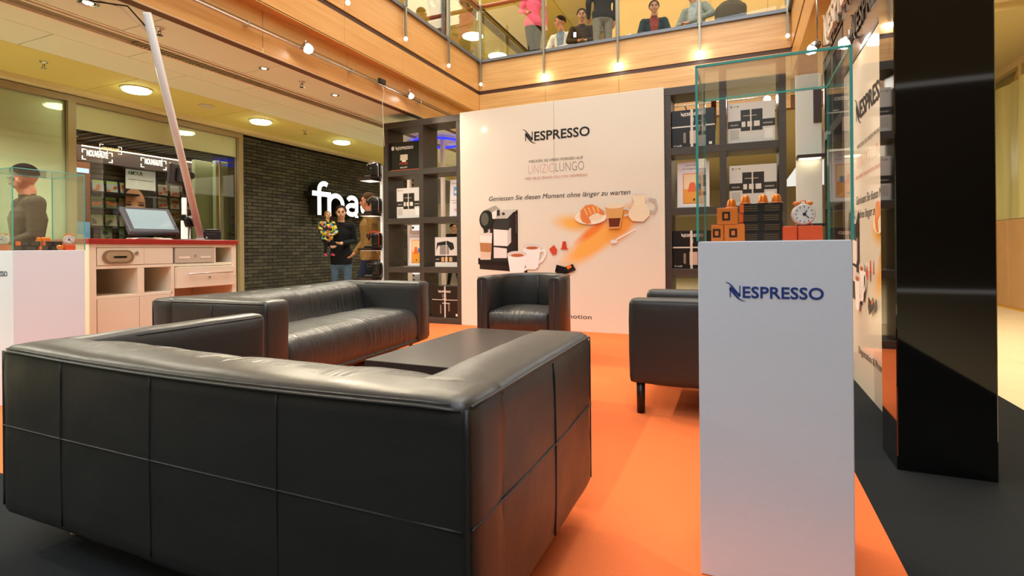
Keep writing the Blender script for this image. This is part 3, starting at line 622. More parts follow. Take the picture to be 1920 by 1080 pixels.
def art(t, S):
    P, R, T = prints(t, S, 0, 0)
    # coffee machine
    P([(.27, .74), (.92, .70), (.92, .80), (.27, .86)], '#2a1f1c', 'printed_machine_base'); P([(.25, .80), (.75, .78), (.75, .88), (.25, .88)], '#1b1614', 'printed_drip_tray')
    P([(.42, .84), (.75, .84), (.80, .98), (.80, 1.46), (.67, 1.46), (.42, 1.44)], '#2b2522', 'printed_machine_body')
    P([(.47, 1.02), (.65, 1.0), (.65, .88), (.47, .88)], '#e9dfda', 'printed_cup_stand'); P([(.47, 1.04), (.66, 1.03), (.66, 1.24), (.47, 1.25)], '#f1e8e2', 'printed_milk_tank')
    P([(.66, 1.03), (.71, 1.08), (.71, 1.26), (.66, 1.24)], '#cfc4bd', 'printed_tank_side'); P([(.46, 1.25), (.68, 1.23), (.70, 1.38), (.46, 1.38)], '#3a3a36', 'printed_front_panel')
    P([(.46, 1.38), (.66, 1.38), (.78, 1.49), (.60, 1.49)], '#c9c6bb', 'printed_machine_top'); P([(.74, .86), (.80, .95), (.80, 1.49), (.74, 1.44)], '#2a1d1a', 'printed_side_wall')
    for k in range(8): R(.775, .785, 1.20+k*.03, 1.215+k*.03, '#8c8078', 'printed_vent_slot')
    P(ellipse(.375, 1.37, .10, .125, 28), '#23231f', 'printed_brew_head'); P(ellipse(.35, 1.38, .055, .085, 20), '#5e5e55', 'printed_head_shine')
    P([(.34, 1.20), (.40, 1.22), (.37, 1.27), (.33, 1.26)], '#23231f', 'printed_nozzle'); P([(.34, 1.49), (.50, 1.55), (.56, 1.50), (.50, 1.44), (.42, 1.49)], '#a8a49a', 'printed_lever')
    P([(.45, 1.46), (.53, 1.50), (.51, 1.38), (.46, 1.38)], '#eae6dc', 'printed_lever_shine')
    P([(.52, 1.42), (.56, 1.42), (.56, 1.49), (.52, 1.49)], '#33332f', 'printed_knob'); P(ellipse(.61, 1.44, .02, .016, 12), '#33332f', 'printed_knob')
    # tall glass
    P([(.285, .86), (.43, .86), (.455, 1.20), (.265, 1.20)], '#ded3c8', 'printed_glass'); P([(.29, .88), (.43, .88), (.44, .96), (.29, .97)], '#dcc4ac', 'printed_milk_layer')
    P([(.288, .965), (.443, .955), (.447, 1.07), (.28, 1.08)], '#b57f52', 'printed_coffee_layer'); P([(.28, 1.08), (.447, 1.07), (.452, 1.16), (.272, 1.17)], '#efe6dd', 'printed_milk_foam')
    # cups
    for cx, cz, s, nm in ((.985, .93, .9, 'back'), (.79, .84, 1.0, 'front')):
        P([(cx+.12*s, cz+.05), (cx+.19*s, cz+.06), (cx+.21*s, cz), (cx+.16*s, cz-.09), (cx+.10*s, cz-.12), (cx+.10*s, cz-.09), (cx+.15*s, cz-.05), (cx+.18*s, cz), (cx+.16*s, cz+.03), (cx+.12*s, cz+.02)], '#f3eeea', 'printed_cup_handle')
        P([(cx-.13*s, cz+.09), (cx-.09*s, cz-.16), (cx-.05*s, cz-.19), (cx+.05*s, cz-.19), (cx+.09*s, cz-.16), (cx+.13*s, cz+.09)], '#f4f0ee', 'printed_cup')
        P(ellipse(cx, cz+.09, .13*s, .038*s), '#d9cfca', 'printed_cup_rim'); P(ellipse(cx+.005, cz+.075, .085*s, .02*s), '#b5673a', 'printed_coffee')
    # capsules and sleeve
    P([(1.21, .99), (1.25, .92), (1.30, .93), (1.31, .98), (1.27, 1.04)], '#cf4f35', 'printed_capsule'); P([(1.345, .985), (1.455, .985), (1.43, 1.0), (1.42, 1.08), (1.38, 1.08), (1.365, 1.0)], '#c9442c', 'printed_capsule')
    P([(1.30, .80), (1.42, .77), (1.45, .70), (1.33, .66), (1.28, .72)], '#161212', 'printed_sleeve'); P([(1.40, .77), (1.50, .81), (1.54, .74), (1.45, .70)], '#2a2320', 'printed_sleeve_side'); P([(1.42, .78), (1.47, .80), (1.49, .77), (1.44, .745)], '#ef7a2c', 'printed_square')
    # plate and croissant
    P(ellipse(1.72, 1.36, .19, .085, 32), '#efe6d2', 'printed_plate'); P(ellipse(1.72, 1.375, .15, .06, 28), '#ead9b8', 'printed_plate_well')
    P([(1.60, 1.36), (1.60, 1.44), (1.66, 1.50), (1.74, 1.51), (1.82, 1.47), (1.88, 1.42), (1.89, 1.38), (1.85, 1.38), (1.80, 1.41), (1.74, 1.39), (1.70, 1.36), (1.73, 1.29), (1.68, 1.28), (1.62, 1.31)], '#e0844a', 'printed_croissant')
    for k in range(4): P([(1.64+k*.05, 1.46+.01*k), (1.655+k*.05, 1.465+.01*k), (1.69+k*.045, 1.39+.01*k), (1.675+k*.045, 1.385+.01*k)], '#f0bf78', 'printed_ridge')
    # coffee glass, jug, spoon
    P([(2.11, 1.35), (2.17, 1.37), (2.19, 1.42), (2.15, 1.46), (2.10, 1.45), (2.10, 1.43), (2.14, 1.435), (2.165, 1.41), (2.15, 1.385), (2.11, 1.375)], '#cfc6bc', 'printed_glass_handle')
    P([(1.93, 1.22), (2.06, 1.22), (2.11, 1.48), (1.89, 1.48)], '#d8a562', 'printed_cup_glass'); P([(1.94, 1.24), (2.05, 1.24), (2.07, 1.34), (1.93, 1.34)], '#6b2f1c', 'printed_coffee'); P(ellipse(2.0, 1.48, .11, .03), '#e8d6bc', 'printed_glass_rim')
    P([(2.36, 1.40), (2.44, 1.38), (2.48, 1.45), (2.46, 1.54), (2.39, 1.56), (2.36, 1.52), (2.39, 1.53), (2.44, 1.51), (2.455, 1.45), (2.43, 1.41), (2.37, 1.43)], '#bdb5ab', 'printed_jug_handle')
    P([(2.20, 1.30), (2.32, 1.29), (2.39, 1.36), (2.39, 1.43), (2.34, 1.50), (2.35, 1.60), (2.19, 1.59), (2.22, 1.52), (2.21, 1.48), (2.16, 1.41), (2.16, 1.35)], '#e9dcbd', 'printed_jug'); P(ellipse(2.27, 1.60, .08, .015), '#d8d0c4', 'printed_jug_rim')
    P([(2.02, 1.085), (2.24, 1.205), (2.24, 1.22), (2.01, 1.10)], '#f0ebe6', 'printed_spoon'); P(ellipse(1.99, 1.07, .04, .022, 14), '#e6e2df', 'printed_spoon_bowl')
    return P, R, T
WB = x_b1-x_b0; HB = 2.785
bn = thing('banner_wall', 'tall white printed banner wall between the two black shelving units', 'banner', (x_b0, YS-.02, 0))
sxb = WB/2.55
xsplit = at_y(1038, 200, YS-.02).x-x_b0
pm = poster_mat('banner_print', WB, HB)
MB().bbox(0, WB, 0, .38, .0, HB, .003).build('panel', pm, bn, fix=False)
B(xsplit-.0015, xsplit+.0015, -.0006, .0, 1.9, HB, 'joint', M('#6a5f55', .6), bn)
P, R, T = art(bn, (sxb, 1))
def BP(px, py): q = at_y(px, py, YS-.02); return q.x-x_b0, q.z
def banner_text(txt, pxa, pya, pxb, pyb, h, col, name, off=0., shear=0.):
    a = BP(pxa, pya); b_ = BP(pxb, pyb); z = (a[1]+b_[1])/2
    mb = text_mb(txt, h/.73, .0003, off, 'CENTER', shear, width=b_[0]-a[0]); place(mb, (a[0]+b_[0])/2, z, -.003); mb.build(name, M(col, .4), bn, fix=False)
a = BP(985, 267); b_ = BP(1106, 252); lg, lw = logo_mb((b_[0]-a[0])/7.2, .0003); place(lg, a[0], (a[1]+b_[1])/2, -.003); lg.build('logo_lettering', M('#171210', .4), bn, fix=False)
banner_text('WECKEN SIE IHREN MORGEN AUF', 991, 305, 1093, 298, .034, '#6f625c', 'small_lettering')
banner_text('LINIZIO', 991, 326, 1040, 322, .115, '#d79a8c', 'title_lettering', -.0042); banner_text('LUNGO', 1042, 322, 1095, 318, .115, '#6d5f58', 'title_lettering', -.0042)
banner_text('DER NEUE GRAND CRU VON NESPRESSO', 985, 337, 1101, 330, .030, '#c98a7a', 'small_lettering')
banner_text('Geniessen Sie diesen Moment ohne länger zu warten', 917, 378, 1182, 363, .060, '#2a2624', 'slogan_lettering', 0, .25)
banner_text('Degustation & Promotion', 945, 597, 1109, 592, .055, '#3a3532', 'slogan_lettering')
# right wall: poster, header, white 3D letters
rw = thing('poster_wall', 'narrow white printed poster wall on the right, partly behind the black column', 'poster wall', (.78, 4.88, 0), -PI/2)
WR, HR = 1.83, 2.33
MB().bbox(0, WR, 0, .06, 0, HR, .003).build('panel', poster_mat('right_print', WR, HR), rw, fix=False); B(-.0, WR, -.004, .06, HR, HR+.03, 'reveal', BLK, rw)
art(rw, (WR/2.55*.95, HR/2.78))
lg, lw = logo_mb(.88/7.2, .0003); place(lg, .48, 1.88, -.003); lg.build('logo_lettering', M('#171210', .4), rw, fix=False)
def rtext(txt, h, cx, z, width, col, name, off=0, shear=0): mb = text_mb(txt, h/.73, .0003, off, 'CENTER', shear, width=width); place(mb, cx, z, -.003); mb.build(name, M(col, .4), rw, fix=False)
rtext('WECKEN SIE IHREN MORGEN AUF', .028, .92, 1.68, .84, '#6f625c', 'small_lettering'); rtext('LINIZIO LUNGO', .095, .92, 1.54, .84, '#d79a8c', 'title_lettering', -.0045)
rtext('DER NEUE GRAND CRU VON NESPRESSO', .024, .92, 1.47, .95, '#c98a7a', 'small_lettering')
rtext('Geniessen Sie diesen Moment', .06, .92, 1.29, .92, '#2a2624', 'slogan_lettering', 0, .25); rtext('ohne länger zu warten', .06, .92, 1.19, .75, '#2a2624', 'slogan_lettering', 0, .25)
rtext('Degustation & Promotion', .05, .92, .24, .85, '#3a3532', 'slogan_lettering')
GLOSS = M('#1c1715', .06, spec=.8, coat=.6); GLOSSB = M('#2b2220', .12, spec=.8)
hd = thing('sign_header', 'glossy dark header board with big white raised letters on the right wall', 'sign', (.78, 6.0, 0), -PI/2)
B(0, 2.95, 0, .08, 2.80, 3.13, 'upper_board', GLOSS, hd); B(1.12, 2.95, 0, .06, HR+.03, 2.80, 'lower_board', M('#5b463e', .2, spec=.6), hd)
lg, lw = logo_mb(.235, .012); place(lg, .36, 2.86, -.025); lg.build('raised_lettering', M('#efe4d2', .5), hd, fix=False)
lg, lw = logo_mb(.15, .004); place(lg, 1.5, 2.50, -.006); lg.build('lettering_reflection', M('#1a1310', .4), hd, fix=False)  # reflection of the raised letters, modelled as a dark second row
p = at_x(1532, 82, .60); track_lamp((p.x, p.y, p.z), (-.6, -.5, -.8), 'white spotlight under the right fascia left of the raised letters', 25, 1.1, 60, (.92, .95, 1), 3.27)
p = at_x(1582, 76, .70); p.x = .735; track_lamp((p.x, p.y, p.z), (-.6, -.7, -.6), 'white spotlight at the foot of the raised letters on the right', 25, 1.1, 60, (.92, .95, 1))
# black glossy column
cc = thing('display_column', 'tall glossy black square column on the right', 'column', (.638, 2.80, 0))
MB().bbox(0, .35, 0, .26, 0.0, 3.2, .004).build('shaft', M('#050505', .035, spec=.7, coat=.3), cc, fix=False)
# =================================================================== sofas
def sofa(L_, D, H, label, loc, rz, seams=(-.33, .0, .33), awL=.20, awR=.20):
    t = thing('leather_sofa', label, 'sofa', loc, rz); z0 = .12; hw = L_/2; aw = .20
    for s in (-1, 1):
        x0, x1 = (hw-awR, hw) if s > 0 else (-hw, -hw+awL)
        x0 += .002*(s < 0); x1 -= .002*(s > 0); softbox(x0, x1, .115, D, z0, H-.001, .032, .045, .006, .004, 3+s).build('arm', LEATHER, t)
    def sag(q): 
        k = max(0, 1-(q.x/(hw-.12))**2)
        if q.z > H-.12: q.z -= .012*k*(1 if abs(q.x) < hw-.12 else 0)
        return q
    softbox(-hw, hw, 0, .2, z0, H, .03, .04, .005, .004, 5, sag).build('back', LEATHER, t)
    # backrest cushion profile swept along x
    prof = [(.05, H-.10), (.03, H-.028), (.055, H-.006), (.14, H+.002), (.24, H-.010), (.31, H-.038), (.345, H-.08), (.36, H-.14), (.375, H-.22), (.40, .40), (.40, .30), (.14, .28)]
    n = 60; rings = []; xa = hw-(awL+awR)/2-.002; xo = (awL-awR)/2
    for i in range(n+1):
        u = -1+2*i/n; x = xa*u+xo; e = (1-abs(u)**14); pinch = .010*math.exp(-((x-xo)/.02)**2)
        rings.append([(x, .14+(y-.14)*(.90+.10*e)-pinch*(y > .2), z-(1-e)*.012*(z > .5)-.010*(1-u*u)*(z > .5)-pinch*(z > .5)+.004*noise.noise(Vector((x*9, y*5, z*5)))) for y, z in sub(prof)])
    MB().ring_loft(rings, True).build('backrest_cushion', LEATHER_W, t)
    prof = [(.36, .17), (D-.05, .145), (D-.015, .16), (D-.0, .22), (D-.005, .33), (D-.03, .395), (D-.09, .43), (D-.2, .44), (.36, .425)]
    rings = []
    for i in range(n+1):
        u = -1+2*i/n; x = xa*u+xo; e = (1-abs(u)**14); pinch = .008*math.exp(-((x-xo)/.015)**2)
        rings.append([(x, y-(1-e)*.02*(y > .5)-pinch*(y > .5), z-(1-e)*.012*(z > .3)-pinch*(z > .3)+.004*noise.noise(Vector((x*7, y*6, z*5+3)))) for y, z in sub(prof)])
    MB().ring_loft(rings, True).build('seat_cushion', LEATHER_W, t)
    B(-hw+.06, hw-.06, .06, D-.08, z0-.02, z0+.03, 'base_frame', BLK, t)
    r = .0035; zt = H-.020
    def seam(pts, rr=r): MB().tube(pts, rr, 6).build('seam', SEAM, t)
    def bz(x, y=0): return zt-(.012*max(0, 1-(x/(hw-.12))**2) if abs(x) < hw-.12 else 0)
    seam([(-hw+.02, .004, zt-.003)]+[(x, -.003-.004*(1-(x/hw)**2), bz(x)) for x in np.linspace(-hw+.05, hw-.05, 24)]+[(hw-.02, .004, zt-.003)], .0042)
    seam([(x, -.001-.004*(1-(x/hw)**2), bz(x)+.010) for x in np.linspace(-hw+.04, hw-.04, 24)], .002)
    zm = z0+(H-z0)*.53
    def by(x, z): u = x/hw; v = (z-(z0+H)/2)/((H-z0)/2); return -.005*max(0, 1-u*u)*max(0, 1-v*v)-.001
    seam([(x, by(x, zm), zm) for x in np.linspace(-hw+.015, hw-.015, 30)], .0022)
    for q in seams: seam([(q*L_, by(q*L_, z)-.0005, z) for z in np.linspace(z0+.03, H-.03, 14)], .0018)
    for s in (-1, 1):
        X = s*hw
        def bx(y, z): u = (y-(D+.015)/2)/((D-.015)/2); v = (z-(z0+H)/2)/((H-z0)/2); return X+s*(.005*max(0, 1-u*u)*max(0, 1-v*v)+.0012)
        seam([(bx(y, zm), y, zm) for y in np.linspace(.012, D-.02, 18)], .0024); seam([(bx(D*.55, z), D*.55, z) for z in np.linspace(z0+.03, H-.03, 10)], .0028)
        seam([(X-s*.003, y, zt+.0+.002) for y in np.linspace(.02, D-.03, 12)], .0042); seam([(X-s*((awR if s > 0 else awL)-.004), y, zt+.004) for y in np.linspace(.36, D-.03, 8)], .003)
        seam([(X-s*.006, .006, z) for z in np.linspace(z0+.03, zt, 10)], .0042)
        seam([(X-s*.004, D-.010, z) for z in np.linspace(z0+.03, zt, 10)], .003)
    for lx in (-hw+.13, hw-.13):
        for ly in (.16, D-.14): MB().lathe([(.026, .006), (.026, .012), (.018, .02), (.018, .12)], (lx, ly, 0), 14).build('leg', M('#cdbf98', .35, .6), t)
    return t
def sub(prof, k=3):   # Catmull-Rom closed
    out = []; n = len(prof)
    for i in range(n):
        p0, p1, p2, p3 = prof[i-1], prof[i], prof[(i+1) % n], prof[(i+2) % n]
        for j in range(k):
            t = j/k; out.append(tuple(.5*((2*p1[a])+(-p0[a]+p2[a])*t+(2*p0[a]-5*p1[a]+4*p2[a]-p3[a])*t*t+(-p0[a]+3*p1[a]-3*p2[a]+p3[a])*t**3) for a in (0, 1)))
    return out
HSF = .69
cR = at_h(872, 770, HSF); cL = at_h(16, 633, HSF)
sy0 = (cR.y+cL.y)/2-.02; cR.x = at_y(877, 760, sy0).x; cL.x = at_y(1, 700, sy0).x; SW = cR.x-cL.x
sx = [(at_y(q, 800, sy0).x-(cR.x+cL.x)/2)/SW for q in (116, 283, 520)]
s1 = sofa(SW, 1.0-.03, HSF, 'black leather sofa seen from behind in the foreground', ((cR.x+cL.x)/2, sy0, 0), 0, sx, .135, .225)
nA = Vector((-2.63, 2.32)); fA = Vector((-2.79, 4.40)); dv = fA-nA; ang = math.atan2(dv.y, dv.x)   # front edge
L2 = dv.length; ctr = (nA+fA)/2; nrm = Vector((-dv.y, dv.x)).normalized(); bk = ctr+nrm*.97
s2_ = sofa(L2, .97, HSF, 'black leather sofa facing right, in front of the cream counter', (bk.x, bk.y, 0), ang+PI)
# =================================================================== tub armchair
def tub_chair(label, loc, rz):
    t = thing('tub_armchair', label, 'armchair', loc, rz); H = .755; R0 = .385; th = .095
    # plan outline: U shape opening toward -y
    def U(R_, yf, n=22):
        pts = [(-R_, yf)]
        pts += [(-R_, -.02)] + [(R_*math.cos(PI-PI*i/n), .0+R_*.95*math.sin(PI*i/n)) for i in range(1, n)] + [(R_, -.02), (R_, yf)]
        return pts
    o_ = U(R0, -.38); i_ = U(R0-th, -.38); n = len(o_); mb = MB(); rings = []
    for k in range(n):
        ox, oy = o_[k]; ix, iy = i_[k]; u = k/(n-1); h = H-.015*(1-abs(math.sin(PI*u)))
        c = .02; d = Vector((ix-ox, iy-oy)).normalized()
        A = Vector((ox, oy)); I = Vector((ix, iy))
        q = [(A, .03), (A, h-c*1.4), (A+d*c*.4, h-c*.4), (A+d*c*1.4, h), (I-d*c*1.4, h), (I-d*c*.4, h-c*.4), (I, h-c*1.4), (I, .03)]
        rings.append([(p.x, p.y, z) for p, z in q])
    mb.ring_loft(rings, True); mb.build('shell', LEATHER, t)
    B(-R0+th, R0-th, -.36, .2, .03, .25, 'front_apron', LEATHER, t, b=.01)
    def notch(q): return q
    softbox(-R0+th+.005, R0-th-.005, -.385, .24, .25, .44, .035, .05, .02, .006, 9).build('seat_cushion', LEATHER_W, t)
    for s in (-1, 1): MB().tube([(s*(R0-th*.5), -.383, z) for z in (.05, H-.04)], .002, 6).build('seam', SEAM, t)
    MB().tube([(x, R0*.95-th-.002, z) for x, z in ((0, .44), (0, H-.03))], .003, 6).build('seam', SEAM, t)
    MB().tube([(x, y, H-.014) for x, y in U(R0+.001, -.37)], .003, 6).build('piping', SEAM, t)
    for x in (-.3, .3):
        for y in (-.3, .2): MB().lathe([(.02, .006), (.02, .05)], (x, y, 0), 12).build('leg', BLK, t)
p = at_z(990, 560, 4.95); tub_chair('black leather tub armchair in front of the white banner', (p.x, p.y+.05, 0), math.radians(4))
# =================================================================== boxy armchair right
p = at_h(1202, 775, 0); t = thing('leather_armchair', 'black leather armchair on dark round legs behind the near pedestal', 'armchair', (p.x-.06, p.y-.05, 0))
AH = .695; W_ = .80; DP = .78
for y0 in (0, W_-.13): softbox(0, DP, y0, y0+.13, .19, AH, .022, .05, .006, .003, 4).build('arm', LEATHER, t)
softbox(DP-.16, DP, .10, W_-.10, .19, AH+.02, .03, .05, .006, .003, 4).build('backrest', LEATHER, t)
softbox(-.012, DP-.15, .135, W_-.135, .28, .43, .03, .05, .012, .004, 6).build('seat_cushion', LEATHER_W, t)
B(.02, DP-.05, .13, W_-.13, .19, .28, 'seat_frame', BLK, t)
for x in (.06, DP-.06):
    for y in (.05, W_-.05): MB().lathe([(.024, .006), (.026, .2)], (x, y, 0), 14).build('leg', M('#14100e', .4), t)
for y0 in (-.001, .131): MB().tube([(.02, y0, AH-.012), (DP-.02, y0, AH-.012)], .002, 6).build('seam', SEAM, t)
# =================================================================== low table
a = at_h(677, 674, .42); b_ = at_h(862, 613, .42); TL = a; 
t = thing('coffee_table', 'low dark wood coffee table between the sofas', 'table', (a.x+.02, a.y, 0))
TD = b_.y-a.y; TW = .86
MB().bbox(0, TW, 0, TD, .345, .42, .003).build('table_top', WENGEH, t, fix=False)
MB().bbox(.01, TW-.01, .01, TD-.01, .325, .343, .003).build('white_edge', M('#e6dcd6', .3), t, fix=False)
MB().bbox(.12, TW-.12, .12, TD-.12, .04, .325, .003).build('plinth', M('#d98a5e', .35), t, fix=False)  # orange reflection under the table top put into the plinth colour
MB().bbox(.05, TW-.05, .05, TD-.05, .006, .04, .003).build('base_board', WENGEH, t, fix=False)
# =================================================================== glass topped pedestals
def pedestal(label, loc, side, h=1.0095, gh=.53, w_=.40):
    t = thing('display_pedestal', label, 'pedestal', loc)
    MB().bbox(0, w_, 0, w_, 0, h, .002).build('plinth', M('#e4ebf5', .35), t, fix=False)
    lg, lw = logo_mb(.243/7.2, .0006); place(lg, .088, h-.166, -.001); lg.build('logo_lettering', M('#27408a' if side else '#4a5260', .4), t, fix=False)
    th = .005; hh = h+.0075
    c = thing('glass_case', 'clear glass case on '+label, 'glass case', (loc[0], loc[1], hh))
    for a_ in ((0, w_, 0, th), (0, w_, w_-th, w_), (0, th, th, w_-th), (w_-th, w_, th, w_-th)): B(a_[0], a_[1], a_[2], a_[3], 0, gh-th, 'glass_pane', GLASS, c)
    B(0, w_, 0, w_, gh-th, gh, 'glass_top', GLASS, c)
    e = .0035 if side else .0025
    for x in (0, w_):
        for y in (0, w_): B(x-e, x+e, y-e, y+e, 0, gh, 'glass_edge', TEAL, c)
    for y in (0, w_): B(0, w_, y-e, y+e, gh-e, gh+e, 'glass_edge', TEAL, c)
    for x in (0, w_): B(x-e, x+e, 0, w_, gh-e, gh+e, 'glass_edge', TEAL, c)
    return t
pedestal('tall white square pedestal in the right foreground', (-.113, 1.685, .0065), 1)
pedestal('white square pedestal at the left edge beside the counter', (-4.65, 1.80, .0065), 0)
OR = M('#f5822e', .45); OR2 = M('#ee7326', .5); RO = M('#ee5a2c', .45); CAPS = M('#f08224', .28, .35)
def carton(x, y, z, w_, d, h, lb, mat, rz=0, mark=True, grp=None, cat='box'):
    t = thing('capsule_carton', lb, cat, (x, y, z), rz, grp)
    MB().bbox(-w_/2, w_/2, 0, d, 0, h, .0015).build('carton', mat, t, fix=False)
    if mark:
        s = h*.2; MB().box(-s*1.1-w_*.06, s*1.1-w_*.06, -.0008, 0, h*.5-s*1.3, h*.5+s*1.3).build('black_mark', M('#2a1712', .5), t, fix=False)
        MB().box(-s*.5-w_*.06, s*.5-w_*.06, -.0014, -.0008, h*.5-s*.7, h*.5+s*.7).build('mark_centre', OR, t, fix=False)
    return t
def sleeve(x, y, z, L_, lb, rz=0, grp=None):
    t = thing('capsule_sleeve', lb, 'box', (x, y, z), rz, grp); h = .030; MB().bbox(-L_/2, L_/2, 0, .032, 0, h, .001).build('sleeve', M('#232120', .4), t, fix=False)
    for k in (-1, 1):
        mb = MB()
        for r in range(3): mb.box(k*L_*.25-L_*.17, k*L_*.25+L_*.17, -.0008, 0, .006+r*.007, .009+r*.007)
        mb.build('printed_lines', M('#6a5a3c', .5), t, fix=False)
    B(-L_*.5-.0005, -L_*.5+.012, -.001, .033, .001, h-.001, 'end_band', OR2, t)
    return t
def capsule(x, y, z, lb, tilt=None, grp=None):
    t = thing('coffee_capsule', lb, 'capsule', (x, y, z), 0, grp)
    if tilt: t.rotation_euler = tilt
    MB().lathe([(.0150, .0015), (.0145, .006), (.0125, .020), (.0105, .025), (.006, .028), (.001, .0285)], n=18).build('cup', CAPS, t)
    MB().lathe([(.0185, 0), (.0190, .001), (.0185, .002), (.0145, .0025)], n=20).build('rim', M('#f2b27a', .3, .5), t)
def clock(x, y, z, lb, rz=0):
    t = thing('alarm_clock', lb, 'alarm clock', (x, y, z), rz); r = .031
    MB().lathe([(r, -.012), (r*1.04, -.006), (r*1.04, .010), (r*.92, .012)], (0, 0, r+.004), 26, axis='y').build('case', M('#e6d4cc', .3), t)
    MB().lathe([(r*.9, .0121), (r*.9, .0135)], (0, 0, r+.004), 26, axis='y').build('dial', M('#f6efec', .4), t)
    for k in range(12):
        a_ = k*PI/6; MB().box(-.0016, .0016, -.0146, -.0136, r*.68, r*.82).xf(Matrix.Translation((0, 0, r+.004)) @ Matrix.Rotation(a_, 4, 'Y')).build('hour_mark', M('#8a6a70', .5), t)
    for a_, l_ in ((.5, .014), (2.3, .018)): MB().box(-.0012, .0012, -.0152, -.014, 0, l_).xf(Matrix.Translation((0, 0, r+.004)) @ Matrix.Rotation(a_, 4, 'Y')).build('hand', M('#3a3038', .5), t)
    MB().lathe([(.005, .0137), (.005, .0155)], (0, 0, r+.004), 12, axis='y').build('hub', M('#3a3050', .4), t)
    for s in (-1, 1):
        MB().ell((s*.018, 0, 2*r+.007), (.010, .009, .007), 8).build('bell', OR, t); MB().tube([(s*.018, 0, .012), (s*.024, 0, 0)], .0025, 8).build('foot', OR, t)
    MB().tube([(-.008, 0, 2*r+.006), (-.006, 0, 2*r+.016), (.006, 0, 2*r+.016), (.008, 0, 2*r+.006)], .0018, 8).build('handle', OR, t)
zt = 1.0165
# near pedestal contents
YP = 1.80
def xpx(px, Y=YP, py=420): return at_y(px, py, Y).x
for (pa_, pb_, zz, lb, yo) in [(1333, 1357, 0, 'orange capsule carton lowest left in the near glass case', 0), (1357, 1397, 0, 'orange capsule carton at the bottom beside the black sleeves in the near glass case', 0), (1344, 1384, .054, 'orange capsule carton stacked on the two lower cartons, near glass case', 0)]:
    x0, x1 = xpx(pa_), xpx(pb_); carton((x0+x1)/2, YP+yo, zt+zz, x1-x0-.002, .05, .053, lb, OR)
x0, x1 = xpx(1386, YP+.06), xpx(1467, YP+.06)
for k in range(4): sleeve((x0+x1)/2+.002*(k % 2), YP+.06, zt+k*.0305, x1-x0, 'black capsule sleeve, %s of the stack in the near glass case' % ['bottom one', 'second from below', 'third from below', 'top one'][k])
for px, lb, zz, yy in [(1372, 'orange capsule at far left on the top orange carton', .108, YP+.025), (1398, 'orange capsule on the black sleeves, left one of three', .1225, YP+.075), (1431, 'orange capsule on the black sleeves, middle one of three', .1225, YP+.075), (1456, 'orange capsule on the black sleeves, right one of three', .1225, YP+.075)]:
    capsule(xpx(px, yy), yy, zt+zz, lb)
for pa_, pb_, lb in [(1468, 1495, 'red-orange carton, left of the pair under the near alarm clock'), (1496, 1543, 'red-orange carton, right of the pair under the near alarm clock')]:
    x0, x1 = xpx(pa_), xpx(pb_); carton((x0+x1)/2, YP, zt, x1-x0-.002, .045, .044, lb, RO, mark=False)
clock(xpx(1506, YP+.02), YP+.022, zt+.0445, 'round white alarm clock with orange bells in the near glass case', .15)
# left pedestal contents (viewed from the side facing +x)
XP = -4.35
def ypx(px): return at_x(px, 450, XP).y
sleeve(XP, 1.90, zt, .15, 'black capsule sleeve lying lower left in the far-left glass case', PI/2); sleeve(XP, 2.04, zt, .11, 'black capsule sleeve lying lower middle in the far-left glass case', PI/2)
sleeve(XP, 1.93, zt+.0305, .12, 'black capsule sleeve upper left in the far-left glass case', PI/2); sleeve(XP, 2.06, zt+.0305, .11, 'black capsule sleeve upper right in the far-left glass case', PI/2)
for k in range(3): capsule(XP-.01, 1.985+.026*k, zt+.061, 'orange capsule in the row on black sleeves, far-left glass case, %s' % ['left', 'middle', 'right'][k], None, None)
capsule(XP+.05, 2.075, zt+.018, 'orange capsule lying on its side by the red carton', (0, 1.35, 0))
carton(XP+.05, ypx(125), zt, .06, .05, .038, 'red-orange carton under the right clock in the far-left glass case', RO, PI/2, False); clock(XP+.025, ypx(125), zt+.0385, 'small alarm clock at the right in the far-left glass case', 1.2)
carton(-4.50, 1.83, zt, .08, .05, .038, 'red-orange carton under the left clock in the far-left glass case', RO, .2, False); clock(-4.49, 1.85, zt+.0385, 'small alarm clock at the picture left edge in the glass case', .6)
# =================================================================== counter
CXF = -4.6
ya, yb = at_x(167, 500, CXF).y, at_x(443, 500, CXF).y; CWd = yb-ya
ct = thing('sales_counter', 'cream sales counter with red top left of the sofas', 'counter', (CXF, ya, .0065), PI/2)   # local x -> +y world, local -y -> +x world
crm = M('#efe0c8', .45); crm2 = M('#e8d8c0', .5); H0 = 1.06
B(-.01, CWd+.01, -.02, .62, H0, 1.10, 'counter_top', M('#a02018', .35), ct, b=.003)
def cz(px, py): q = at_x(px, py, CXF); return q.y-ya, q.z
u_mid = cz(327, 500)[0]; u_b1 = cz(258, 500)[0]; u_b2 = cz(267, 500)[0]; u_d = cz(325, 520)[0]
def CB(u0, u1, z0, z1, n, m=crm, y0=0, y1=.6, b=.002, par=ct, **k): return B(u0, u1, y0, y1, z0, z1, n, m, par, b=b, **k)
CB(0, .05, .05, H0, 'side_panel'); CB(CWd-.05, CWd, .05, H0, 'side_panel'); CB(.05, CWd-.05, H0-.03, H0, 'top_rail')
CB(.05, CWd-.05, .86, .885, 'middle_rail'); CB(.02, CWd-.02, 0, .05, 'plinth', DARK, .03, .58)
CB(.05, CWd-.05, .05, H0-.03, 'back_panel', crm2, .58, .6); CB(.05, .06+u_mid-.08, .62, .645, 'shelf')
CB(u_b1, u_b2+.015, .645, .86, 'divider'); CB(u_mid-.03, u_mid, .05, .86, 'divider')
fr = .0
o = CB(.055, .055+(u_mid-.06)*.58, .888, H0-.033, 'cash_drawer', crm2, -.004, .5)
dx0 = .055; 
